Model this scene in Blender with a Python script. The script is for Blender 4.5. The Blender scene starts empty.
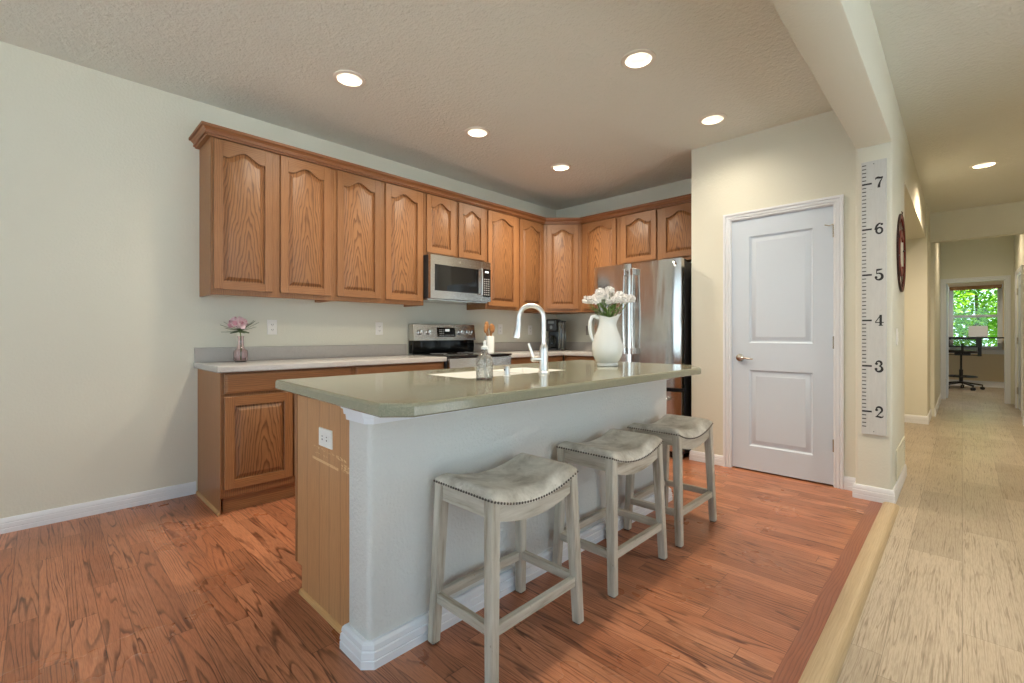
import bpy, bmesh, math, random
from mathutils import Vector, Matrix
random.seed(7)
PI = math.pi
SC = bpy.context.scene
COL = SC.collection

# ------------------------------------------------------------------ camera
F_PX, YAW, HORIZON, EYE = 461.64, 0.7731, 334.7, 1.1065
cam = bpy.data.cameras.new('camera')
cam.sensor_fit = 'HORIZONTAL'; cam.sensor_width = 36.0
cam.lens = 36.0 * F_PX / 1024.0
cam.shift_y = (HORIZON - 341.5) / 1024.0
cam.clip_start = 0.02; cam.clip_end = 200
cam_o = bpy.data.objects.new('camera', cam); COL.objects.link(cam_o)
cam_o.location = (0, 0, EYE); cam_o.rotation_euler = (PI/2, 0, YAW)
SC.camera = cam_o

# ------------------------------------------------------------------ exposure, sky, sun, windows' portals
SC.view_settings.view_transform = 'Standard'
SC.view_settings.look = 'None'
SC.view_settings.exposure = -0.37
SC.view_settings.gamma = 1.0
SC.view_settings.use_curve_mapping = False
SC.cycles.use_denoising = True
SC.cycles.max_bounces = 14; SC.cycles.diffuse_bounces = 10; SC.cycles.glossy_bounces = 5
SC.cycles.transmission_bounces = 8; SC.cycles.transparent_max_bounces = 12
SC.cycles.sample_clamp_indirect = 12.0
SC.cycles.caustics_reflective = False; SC.cycles.caustics_refractive = False
SKY_STRENGTH = 3.7
CAN_WATTS = 92.0
CAN_COLOUR = (1.0, 0.86, 0.67)
world = bpy.data.worlds.new('sky'); SC.world = world
world.use_nodes = True
_bg = world.node_tree.nodes['Background']
_bg.inputs['Color'].default_value = (0.68, 0.85, 1.0, 1); _bg.inputs['Strength'].default_value = SKY_STRENGTH
sun = bpy.data.lights.new('sun', 'SUN'); sun.energy = 30.0; sun.angle = 0.02; sun.color = (1.0, 0.98, 0.95)
sun_o = bpy.data.objects.new('sun', sun); COL.objects.link(sun_o)
sun_o.rotation_euler = (math.radians(-24), math.radians(6), 0)

def portal(loc, rot, sx, sy):
    l = bpy.data.lights.new('window_portal', 'AREA'); l.shape = 'RECTANGLE'; l.size = sx; l.size_y = sy
    l.cycles.is_portal = True
    o = bpy.data.objects.new('window_portal', l); COL.objects.link(o); o.location = loc; o.rotation_euler = rot

# room constants (metres; +Y runs down the hall, the long cabinet wall is x = A)
A, B, C, CE = -3.83, 4.035, 4.757, 2.74
XR, YB = 1.9, -3.6            # right and rear walls of the living area behind the camera
XB0, XB1 = -0.523, -0.326     # the beam and the column under it
YC0, YC1 = 3.885, 4.75        # column depth, start of the archway
YA1 = 7.70                    # end of the archway
YH = 8.39                     # header across the hall
YO = 10.9                     # office wall
YW = 14.05                    # office window wall

# ------------------------------------------------------------------ materials
def s2l(c):
    c = c / 255.0
    return c / 12.92 if c <= 0.04045 else ((c + 0.055) / 1.055) ** 2.4
def rgb(r, g, b): return (s2l(r), s2l(g), s2l(b), 1.0)

class NT:
    def __init__(self, name):
        self.m = bpy.data.materials.new(name); self.m.use_nodes = True
        self.t = self.m.node_tree; self.n = self.t.nodes; self.l = self.t.links
        self.b = self.n['Principled BSDF']
    def new(self, typ, **kw):
        nd = self.n.new(typ)
        for k, v in kw.items(): setattr(nd, k, v)
        return nd
    def put(self, sock, v):
        if isinstance(v, bpy.types.NodeSocket): self.l.new(v, sock)
        elif v is not None: sock.default_value = v
    def math(self, op, a, b=None, c=None, clamp=False):
        nd = self.new('ShaderNodeMath', operation=op, use_clamp=clamp)
        for i, v in enumerate((a, b, c)): self.put(nd.inputs[i], v)
        return nd.outputs[0]
    def mix(self, f, a, b, blend='MIX'):
        nd = self.new('ShaderNodeMix', data_type='RGBA', blend_type=blend)
        self.put(nd.inputs[0], f); self.put(nd.inputs[6], a); self.put(nd.inputs[7], b)
        return nd.outputs[2]
    def coord(self, kind='Object'): return self.new('ShaderNodeTexCoord').outputs[kind]
    def xyz(self, v):
        nd = self.new('ShaderNodeSeparateXYZ'); self.l.new(v, nd.inputs[0]); return nd.outputs[:3]
    def comb(self, x, y, z):
        nd = self.new('ShaderNodeCombineXYZ')
        for i, v in enumerate((x, y, z)): self.put(nd.inputs[i], v)
        return nd.outputs[0]
    def noise(self, vec, scale=1.0, detail=2.0, rough=0.5, dist=0.0):
        nd = self.new('ShaderNodeTexNoise'); self.put(nd.inputs['Vector'], vec)
        nd.inputs['Scale'].default_value = scale; nd.inputs['Detail'].default_value = detail
        nd.inputs['Roughness'].default_value = rough; nd.inputs['Distortion'].default_value = dist
        return nd.outputs['Fac']
    def white(self, vec):
        nd = self.new('ShaderNodeTexWhiteNoise', noise_dimensions='3D'); self.put(nd.inputs['Vector'], vec)
        return nd.outputs['Value']
    def ramp(self, f, stops, interp='LINEAR'):
        nd = self.new('ShaderNodeValToRGB'); nd.color_ramp.interpolation = interp
        e = nd.color_ramp.elements
        while len(e) < len(stops): e.new(0.5)
        for i, (p, c) in enumerate(stops):
            e[i].position = p; e[i].color = c if len(c) == 4 else (*c, 1)
        self.put(nd.inputs[0], f)
        return nd.outputs[0]
    def mapr(self, v, a, b, c, d):
        nd = self.new('ShaderNodeMapRange'); self.put(nd.inputs[0], v)
        for i, x in enumerate((a, b, c, d)): nd.inputs[i+1].default_value = x
        return nd.outputs[0]
    def bump(self, h, strength=0.2, dist=0.01):
        nd = self.new('ShaderNodeBump'); nd.inputs['Strength'].default_value = strength
        nd.inputs['Distance'].default_value = dist; self.l.new(h, nd.inputs['Height'])
        self.l.new(nd.outputs[0], self.b.inputs['Normal'])
    def base(self, v): self.put(self.b.inputs['Base Color'], v)
    def rough(self, v): self.put(self.b.inputs['Roughness'], v)
    def set(self, **kw):
        for k, v in kw.items(): self.b.inputs[k.replace('_', ' ')].default_value = v
        return self

def plain(name, col, rough=0.5, metal=0.0, mottle=0.04, **kw):
    n = NT(name); n.set(Roughness=rough, Metallic=metal, **kw)
    f = n.noise(n.coord(), 35, 3)
    dark = tuple(c * (1 - mottle * 2) for c in col[:3]) + (1,)
    n.base(n.mix(f, dark, col)); return n.m

def wall_paint(name, col, rough=0.85, scale=70, strength=0.35, dist=0.004):
    n = NT(name); n.set(Roughness=rough)
    geo = n.new('ShaderNodeNewGeometry').outputs['Position']
    f = n.noise(geo, scale, 3, 0.55)
    big = n.noise(geo, 3, 2)
    n.base(n.mix(big, tuple(c*0.97 for c in col[:3]) + (1,), col))
    n.bump(n.ramp(f, [(0.35, (0, 0, 0)), (0.7, (1, 1, 1))]), strength, dist)
    return n.m

def oak(name, light, mid, dark, grain='z', face='x', cath=True, rough=0.42, lines=1.0, extra=None):
    """Oak with growth rings: nested parabolic arches (flat-sawn) or straight streaks along the grain."""
    n = NT(name); n.set(Roughness=rough)
    x, y, z = n.xyz(n.coord())
    ax = {'x': x, 'y': y, 'z': z}
    g, w = ax[grain], ax[face]
    r = n.new('ShaderNodeObjectInfo').outputs['Random']
    off = n.math('MULTIPLY', r, 37.0)
    vec = n.comb(n.math('MULTIPLY', w, 9.0), n.math('ADD', n.math('MULTIPLY', g, 1.5), off), off)
    n1 = n.noise(vec, 1.0, 3, 0.55)
    if cath:
        # nested arches: long flat-sawn peaks down the middle, tight straight lines at the sides
        wc = n.math('ADD', w, n.math('MULTIPLY', n.math('SUBTRACT', r, 0.5), 0.11))
        wig = n.noise(n.comb(n.math('MULTIPLY', w, 14.0), n.math('MULTIPLY', g, 5.0), off), 1.0, 2, 0.5)
        v = n.math('ADD', n.math('MULTIPLY', g, 7.0), n.math('MULTIPLY', n.math('POWER', n.math('ABSOLUTE', wc), 1.3), 95.0))
        v = n.math('ADD', v, n.math('ADD', n.math('MULTIPLY', n1, 4.5), n.math('MULTIPLY', wig, 1.8)))
    else:
        v = n.math('ADD', n.math('MULTIPLY', n1, 5.0), n.math('MULTIPLY', w, 95.0))
    v = n.math('ADD', v, off)
    fr = n.math('FRACT', v)
    ring = n.ramp(fr, [(0.0, (0.0,)*3), (0.50, (0.12,)*3), (0.84, (1.0,)*3), (0.93, (0.6,)*3), (1.0, (0.0,)*3)])
    if not cath: ring = n.mix(0.45, ring, (0.12, 0.12, 0.12, 1))
    pore = n.noise(n.comb(n.math('MULTIPLY', w, 380.0), n.math('MULTIPLY', g, 9.0), off), 1.0, 2, 0.6)
    pore = n.ramp(pore, [(0.40, (0,)*3), (0.68, (1,)*3)])
    tone = n.noise(n.comb(n.math('MULTIPLY', w, 4.0), n.math('MULTIPLY', g, 0.7), n.math('ADD', off, 5.0)), 1.0, 2)
    c = n.mix(tone, light, mid)
    c = n.mix(n.math('MULTIPLY', ring, 0.75 * lines), c, dark)
    c = n.mix(n.math('MULTIPLY', pore, 0.28), c, dark)
    hsv = n.new('ShaderNodeHueSaturation'); n.l.new(c, hsv.inputs['Color'])
    n.l.new(n.mapr(r, 0, 1, 0.9, 1.12), hsv.inputs['Value'])
    c = hsv.outputs[0]
    if extra: c = extra(n, c, x, y, z)
    n.base(c)
    n.bump(pore, 0.06, 0.001)
    return n.m

def planks(name, along, width, length, light, mid, dark, rough, gx=1.1, gy=10.0, rings=9.0, ringamt=0.85, seam=0.004, tonevar=0.25, worn=None, straight=0.5):
    n = NT(name)
    px, py, pz = n.xyz(n.new('ShaderNodeNewGeometry').outputs['Position'])
    u, v = (px, py) if along == 'x' else (py, px)       # u along the board, v across
    row = n.math('FLOOR', n.math('DIVIDE', v, width))
    ro = n.white(n.comb(row, 3.3, 1.0))
    uu = n.math('ADD', n.math('DIVIDE', u, length), n.math('MULTIPLY', ro, 7.0))
    idx = n.math('FLOOR', uu)
    rnd = n.white(n.comb(row, idx, 9.0)); rnd2 = n.white(n.comb(row, idx, 4.0))
    vec = n.comb(n.math('MULTIPLY', u, gx), n.math('MULTIPLY', v, gy), n.math('MULTIPLY', rnd, 60.0))
    n1 = n.noise(vec, 1.0, 2.5, 0.5, 0.35)
    kst = n.math('MULTIPLY', n.math('GREATER_THAN', n.white(n.comb(row, idx, 21.0)), straight), 75.0)
    fr = n.math('FRACT', n.math('ADD', n.math('ADD', n.math('MULTIPLY', n1, rings), n.math('MULTIPLY', v, kst)), n.math('MULTIPLY', rnd2, 5.0)))
    fade = n.noise(n.comb(n.math('MULTIPLY', u, 5.0), n.math('MULTIPLY', v, 22.0), rnd2), 1.0, 3, 0.6)
    fade = n.mapr(fade, 0.35, 0.62, 0.25, 1.0)
    ring = n.ramp(fr, [(0.0, (0.0,)*3), (0.62, (0.06,)*3), (0.82, (0.9,)*3), (0.90, (1.0,)*3), (0.97, (0.1,)*3), (1.0, (0.0,)*3)])
    pore = n.noise(n.comb(n.math('MULTIPLY', u, 16.0), n.math('MULTIPLY', v, 330.0), rnd), 1.0, 2, 0.6)
    pore = n.ramp(pore, [(0.42, (0,)*3), (0.66, (1,)*3)])
    c = n.mix(rnd2, light, mid)
    c = n.mix(n.math('MULTIPLY', n.math('MULTIPLY', ring, fade), ringamt), c, dark)
    c = n.mix(n.math('MULTIPLY', pore, 0.34), c, dark)
    hsv = n.new('ShaderNodeHueSaturation'); n.l.new(c, hsv.inputs['Color'])
    n.l.new(n.mapr(rnd, 0, 1, 1 - tonevar, 1 + tonevar), hsv.inputs['Value']); c = hsv.outputs[0]
    if worn:
        wn = n.noise(n.comb(n.math('MULTIPLY', px, 2.2), n.math('MULTIPLY', py, 2.2), 0.0), 1.0, 6, 0.75)
        wm = n.ramp(wn, [(0.60, (0,)*3), (0.74, (1,)*3)])
        sc = n.noise(n.comb(n.math('MULTIPLY', u, 20.0), n.math('MULTIPLY', v, 60.0), 0.0), 1.0, 3)
        c = n.mix(n.math('MULTIPLY', n.math('MULTIPLY', wm, n.math('GREATER_THAN', sc, 0.55)), 0.35), c, worn)
    fv = n.math('FRACT', n.math('DIVIDE', v, width)); fu = n.math('FRACT', uu)
    ev = n.math('LESS_THAN', n.math('MULTIPLY', n.math('MINIMUM', fv, n.math('SUBTRACT', 1.0, fv)), width), seam * 0.35)
    eu = n.math('LESS_THAN', n.math('MULTIPLY', n.math('MINIMUM', fu, n.math('SUBTRACT', 1.0, fu)), length), seam * 0.35)
    e = n.math('MAXIMUM', ev, eu)
    c = n.mix(n.math('MULTIPLY', e, 0.55), c, tuple(k * 0.35 for k in dark[:3]) + (1,))
    n.base(c)
    rn = n.noise(n.comb(n.math('MULTIPLY', px, 3.0), n.math('MULTIPLY', py, 3.0), 1.0), 1.0, 4)
    n.rough(n.mapr(rn, 0.3, 0.7, rough - 0.05, rough + 0.07))
    h = n.math('SUBTRACT', n.math('MULTIPLY', ring, -0.3), n.math('MULTIPLY', e, 1.0))
    n.bump(h, 0.10, 0.002)
    return n.m

def speckle(name, c1, c2, c3, rough=0.15, scale=260, coat=0.0):
    n = NT(name); n.set(Roughness=rough)
    co = n.new('ShaderNodeNewGeometry').outputs['Position']
    a = n.noise(co, scale, 2, 0.7); b = n.noise(co, scale * 2.3, 1, 0.5)
    c = n.mix(n.ramp(a, [(0.42, (0,)*3), (0.60, (1,)*3)]), c1, c2)
    c = n.mix(n.ramp(b, [(0.60, (0,)*3), (0.68, (1,)*3)]), c, c3)
    n.base(c); return n.m

def steel(name, col=(0.62, 0.61, 0.59, 1), rough=0.22, axis='x', aniso=0.0):
    n = NT(name); n.set(Metallic=1.0)
    x, y, z = n.xyz(n.coord())
    v = n.comb(n.math('MULTIPLY', x, 6.0 if axis != 'x' else 700.0), n.math('MULTIPLY', y, 6.0), n.math('MULTIPLY', z, 6.0 if axis != 'z' else 700.0))
    f = n.noise(v, 1.0, 2)
    n.rough(n.mapr(f, 0.3, 0.7, rough - 0.05, rough + 0.06))
    n.base(n.mix(f, tuple(c * 0.92 for c in col[:3]) + (1,), col))
    return n.m

def glass(name, col=(1, 1, 1, 1), rough=0.0, bumpy=0.0):
    n = NT(name); n.set(Roughness=rough, IOR=1.45)
    n.b.inputs['Transmission Weight'].default_value = 1.0
    n.base(col)
    if bumpy:
        nd = n.new('ShaderNodeTexVoronoi'); n.l.new(n.coord(), nd.inputs['Vector']); nd.inputs['Scale'].default_value = 90
        n.bump(nd.outputs['Distance'], bumpy, 0.004)
    return n.m

def window_glass(name):
    n = NT(name)
    tr = n.new('ShaderNodeBsdfTransparent'); gl = n.new('ShaderNodeBsdfGlossy'); gl.inputs['Roughness'].default_value = 0.0
    tr.inputs[0].default_value = (0.97, 0.98, 0.97, 1)
    fr = n.new('ShaderNodeFresnel'); fr.inputs[0].default_value = 1.45
    mx = n.new('ShaderNodeMixShader'); n.l.new(fr.outputs[0], mx.inputs[0])
    n.l.new(tr.outputs[0], mx.inputs[1]); n.l.new(gl.outputs[0], mx.inputs[2])
    n.l.new(mx.outputs[0], n.n['Material Output'].inputs['Surface'])
    return n.m

def emit(name, col, s):
    n = NT(name); n.base((0.9, 0.9, 0.9, 1))
    n.b.inputs['Emission Color'].default_value = col; n.b.inputs['Emission Strength'].default_value = s
    return n.m

OL, OM, OD = rgb(166, 119, 78), rgb(147, 100, 61), rgb(76, 40, 16)
M = {}
M['wall'] = wall_paint('wall_paint', rgb(219, 219, 206), strength=0.22, dist=0.003)
M['ceil'] = wall_paint('ceiling_paint', rgb(222, 224, 217), scale=44, strength=0.6, dist=0.005)
M['knee'] = wall_paint('knee_wall_paint', rgb(212, 213, 210), scale=75, strength=0.45, dist=0.004)
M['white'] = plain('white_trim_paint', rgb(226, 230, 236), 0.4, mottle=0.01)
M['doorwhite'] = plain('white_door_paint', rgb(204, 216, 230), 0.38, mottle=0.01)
M['panel'] = oak('oak_flat_sawn_panel', OL, OM, OD, 'z', 'x', True)
M['stile'] = oak('oak_stile', OL, OM, OD, 'z', 'x', False)
M['rail'] = oak('oak_rail', OL, OM, OD, 'x', 'z', False)
M['side'] = oak('oak_side', OL, OM, OD, 'z', 'y', False, lines=0.4)
M['crown'] = oak('oak_crown', rgb(160, 108, 68), rgb(144, 92, 56), rgb(92, 52, 28), 'y', 'z', False, lines=0.5)
M['shoe'] = oak('oak_shoe', rgb(205, 162, 110), rgb(192, 148, 96), rgb(150, 105, 62), 'x', 'z', False, lines=0.3)
def island_marks(n, c, x, y, z):
    # tongue grooves between the boards and the pale scrape below the outlet
    for gx in (-0.155, -0.035, 0.055, 0.15):
        d = n.math('LESS_THAN', n.math('ABSOLUTE', n.math('SUBTRACT', x, gx)), 0.0016)
        c = n.mix(n.math('MULTIPLY', d, 0.6), c, rgb(92, 56, 30))
    fine = n.noise(n.comb(n.math('MULTIPLY', x, 60.0), 0.0, n.math('MULTIPLY', z, 130.0)), 1.0, 3, 0.7)
    for zc, x0, x1, hw, cut in ((.164, -.10, .135, .0055, .40), (.212, -.09, .19, .004, .53), (.189, -.08, .06, .003, .56), (.180, .16, .23, .014, .50), (.206, .12, .20, .004, .5)):
        a = n.math('LESS_THAN', n.math('ABSOLUTE', n.math('SUBTRACT', z, n.math('ADD', zc, n.math('MULTIPLY', x, -0.03)))), hw)
        b = n.math('MULTIPLY', n.math('GREATER_THAN', x, x0), n.math('LESS_THAN', x, x1))
        m = n.math('MULTIPLY', n.math('MULTIPLY', a, b), n.math('GREATER_THAN', fine, cut))
        c = n.mix(n.math('MULTIPLY', m, 0.8), c, rgb(232, 200, 150))
    return c
M['endpanel'] = oak('oak_end_panel', rgb(220, 170, 121), rgb(204, 152, 103), rgb(128, 82, 46), 'z', 'x', False, lines=0.8, extra=island_marks)
M['floor'] = planks('red_oak_floor', 'x', 0.0826, 1.05, rgb(190, 128, 94), rgb(170, 108, 76), rgb(82, 42, 24), 0.30, gx=0.7, gy=8.0, rings=14.0, ringamt=0.95, tonevar=0.16, straight=0.66, worn=rgb(206, 166, 138))
M['border'] = oak('red_oak_border', rgb(156, 98, 70), rgb(138, 82, 56), rgb(84, 40, 24), 'y', 'x', False, rough=0.28)
M['hallfloor'] = planks('greige_plank_floor', 'y', 0.2, 1.25, rgb(182, 169, 150), rgb(164, 150, 130), rgb(104, 88, 68), 0.36, gx=1.6, gy=46.0, rings=5.0, ringamt=0.75, tonevar=0.09, straight=0.4, seam=0.003)
M['reducer'] = oak('greige_reducer', rgb(196, 174, 140), rgb(182, 160, 126), rgb(140, 118, 88), 'y', 'x', False, lines=0.4)
M['islandtop'] = speckle('grey_green_quartz', rgb(134, 134, 114), rgb(154, 152, 132), rgb(104, 104, 86), 0.10, 330)
M['counter'] = speckle('pale_grey_quartz', rgb(176, 175, 174), rgb(194, 192, 190), rgb(140, 139, 138), 0.16, 240)
M['splash'] = speckle('grey_quartz_backsplash', rgb(172, 169, 166), rgb(190, 186, 182), rgb(146, 143, 140), 0.3, 240)
M['steel'] = steel('brushed_steel', axis='z')
def door_steel():
    n = NT('brushed_steel_tall'); n.set(Metallic=1.0)
    x, y, z = n.xyz(n.coord())
    f = n.noise(n.comb(n.math('MULTIPLY', x, 700.0), n.math('MULTIPLY', y, 6.0), n.math('MULTIPLY', z, 6.0)), 1.0, 2)
    n.rough(n.mapr(f, 0.3, 0.7, 0.13, 0.22)); n.base(n.mix(f, (0.64, 0.63, 0.60, 1), (0.70, 0.69, 0.67, 1)))
    wv = n.noise(n.comb(n.math('MULTIPLY', x, 9.0), 0.0, n.math('MULTIPLY', z, 1.6)), 1.0, 1.5, 0.5)
    n.bump(wv, 0.5, 0.012); return n.m
M['steelv'] = door_steel()
M['nickel'] = plain('satin_nickel', (0.70, 0.66, 0.60, 1), 0.25, 1.0)
M['chrome'] = plain('chrome', (0.8, 0.8, 0.8, 1), 0.12, 1.0)
M['faucet'] = plain('satin_faucet', (0.80, 0.79, 0.77, 1), 0.30, 1.0)
M['black'] = plain('black_plastic', (0.012, 0.012, 0.013, 1), 0.35)
M['blackglass'] = plain('black_glass', (0.010, 0.011, 0.012, 1), 0.05, mottle=0)
M['gap'] = plain('dark_side_paint', (0.03, 0.03, 0.032, 1), 0.6)
M['display'] = emit('lit_display', (0.75, 0.85, 0.9, 1), 0.5)
M['legend'] = plain('grey_legend', (0.45, 0.45, 0.45, 1), 0.5)
M['ceramic'] = plain('white_glazed_ceramic', rgb(228, 231, 230), 0.08, mottle=0.01)
M['sinkwhite'] = plain('white_sink', rgb(238, 238, 234), 0.15, mottle=0.01)
M['plate'] = plain('white_plate', rgb(235, 235, 232), 0.35, mottle=0.0)
M['plategrey'] = plain('grey_plate', rgb(160, 156, 148), 0.3, 0.4)
M['slot'] = plain('dark_slot', rgb(70, 72, 76), 0.5)
M['can'] = plain('can_trim', rgb(226, 222, 212), 0.45, mottle=0.0)
M['lens'] = emit('lamp_lens', (1.0, 0.93, 0.82, 1), 9.0)
def stool_wood(axis):
    n = NT('greywashed_wood_' + axis); n.set(Roughness=0.6)
    x, y, z = n.xyz(n.coord()); r = n.new('ShaderNodeObjectInfo').outputs['Random']
    sc = {k: (3.0 if k == axis else 34.0) for k in 'xyz'}
    f = n.noise(n.comb(n.math('MULTIPLY', x, sc['x']), n.math('ADD', n.math('MULTIPLY', y, sc['y']), n.math('MULTIPLY', r, 20.0)), n.math('MULTIPLY', z, sc['z'])), 1.0, 4, 0.65)
    c = n.ramp(f, [(0.28, rgb(138, 128, 112)), (0.46, rgb(180, 174, 160)), (0.7, rgb(204, 200, 188))])
    sp = n.noise(n.coord(), 55, 3, 0.7)
    c = n.mix(n.ramp(sp, [(0.66, (0,)*3), (0.74, (0.5,)*3)]), c, rgb(120, 98, 72))
    n.base(c); n.bump(f, 0.12, 0.002); return n.m
M['stoolwood'] = stool_wood('z'); M['stoolwood_x'] = stool_wood('x'); M['stoolwood_y'] = stool_wood('y')
def stool_leather():
    n = NT('worn_grey_leather'); n.set(Roughness=0.55)
    co = n.coord(); f = n.noise(co, 7, 6, 0.65, 0.4); g = n.noise(co, 30, 3, 0.6)
    c = n.ramp(f, [(0.36, rgb(172, 164, 150)), (0.50, rgb(206, 200, 188)), (0.64, rgb(228, 223, 212))])
    c = n.mix(n.ramp(g, [(0.66, (0,)*3), (0.74, (0.55,)*3)]), c, rgb(140, 128, 110))
    n.base(c); n.bump(g, 0.12, 0.003); return n.m
M['leather'] = stool_leather()
M['nail'] = plain('antique_nail', (0.16, 0.14, 0.12, 1), 0.35, 1.0)
M['foot'] = plain('dark_foot_glide', rgb(50, 44, 40), 0.6)
def ruler_board():
    n = NT('whitewashed_board'); n.set(Roughness=0.6)
    x, y, z = n.xyz(n.coord())
    f = n.noise(n.comb(n.math('MULTIPLY', x, 60.0), 0.0, n.math('MULTIPLY', z, 9.0)), 1.0, 5, 0.7)
    k = n.noise(n.comb(n.math('MULTIPLY', x, 18.0), 0.0, n.math('MULTIPLY', z, 55.0)), 1.0, 4, 0.7)
    c = n.mix(f, rgb(186, 189, 188), rgb(212, 214, 212))
    c = n.mix(n.ramp(k, [(0.64, (0,)*3), (0.72, (0.6,)*3)]), c, rgb(158, 156, 150))
    n.base(c); return n.m
M['ruler'] = ruler_board()
M['ink'] = plain('black_ink', rgb(38, 40, 42), 0.6)
M['red'] = plain('oxblood_red_paint', rgb(120, 38, 32), 0.5, mottle=0.1)
M['darkred'] = plain('dark_red_edge', rgb(48, 18, 16), 0.5)
M['spoon'] = oak('utensil_wood', rgb(190, 140, 92), rgb(170, 118, 72), rgb(120, 78, 44), 'z', 'x', False, lines=0.3)
M['green'] = plain('stem_green', rgb(98, 130, 58), 0.5, mottle=0.2)
M['leafdark'] = plain('leaf_green', rgb(84, 112, 68), 0.5, mottle=0.2)
M['petal'] = plain('white_petal', rgb(240, 238, 236), 0.7, mottle=0.05)
M['pink'] = plain('pink_petal', rgb(238, 212, 217), 0.7, mottle=0.06)
M['pinkdeep'] = plain('deep_pink_petal', rgb(224, 172, 186), 0.7, mottle=0.06)
M['pinkglass'] = glass('pink_glass', (0.97, 0.84, 0.86, 1))
M['clearglass'] = glass('crackled_glass', (0.98, 1.0, 1.0, 1), 0.05, 0.8); M['clearglass'].node_tree.nodes['Principled BSDF'].inputs['Transmission Weight'].default_value = 0.93
M['water'] = glass('clear_soap', (0.95, 0.97, 0.96, 1))
M['greyplastic'] = plain('grey_plastic', rgb(128, 136, 140), 0.35)
M['clearplastic'] = glass('smoky_tank', (0.55, 0.6, 0.62, 1), 0.05)
M['laptop'] = plain('silver_laptop', rgb(200, 202, 206), 0.4, 0.1)
M['shade'] = plain('tan_roller_shade', rgb(168, 124, 82), 0.7)
M['winglass'] = window_glass('window_glass')
M['officewall'] = wall_paint('office_wall_paint', rgb(226, 212, 184))
M['bark'] = plain('bark', rgb(96, 80, 62), 0.9, mottle=0.2)
def leaf_mat():
    n = NT('sunlit_leaves'); n.set(Roughness=0.5)
    g = n.new('ShaderNodeNewGeometry').outputs['Random Per Island']
    n.base(n.ramp(g, [(0.0, rgb(70, 124, 28)), (0.5, rgb(112, 172, 42)), (1.0, rgb(182, 212, 84))]))
    n.b.inputs['Transmission Weight'].default_value = 0.0
    tr = n.new('ShaderNodeBsdfTranslucent'); tr.inputs[0].default_value = rgb(132, 186, 44)
    mx = n.new('ShaderNodeMixShader'); mx.inputs[0].default_value = 0.45
    n.l.new(n.b.outputs[0], mx.inputs[1]); n.l.new(tr.outputs[0], mx.inputs[2])
    n.l.new(mx.outputs[0], n.n['Material Output'].inputs['Surface']); return n.m
M['leaves'] = leaf_mat()
M['lawn'] = plain('lawn_grass', rgb(110, 150, 60), 0.9, mottle=0.2)
M['bounceground'] = plain('pale_bounce_concrete', rgb(205, 207, 208), 0.9, mottle=0.05)  # kept pale to bounce daylight in through the windows

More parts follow.
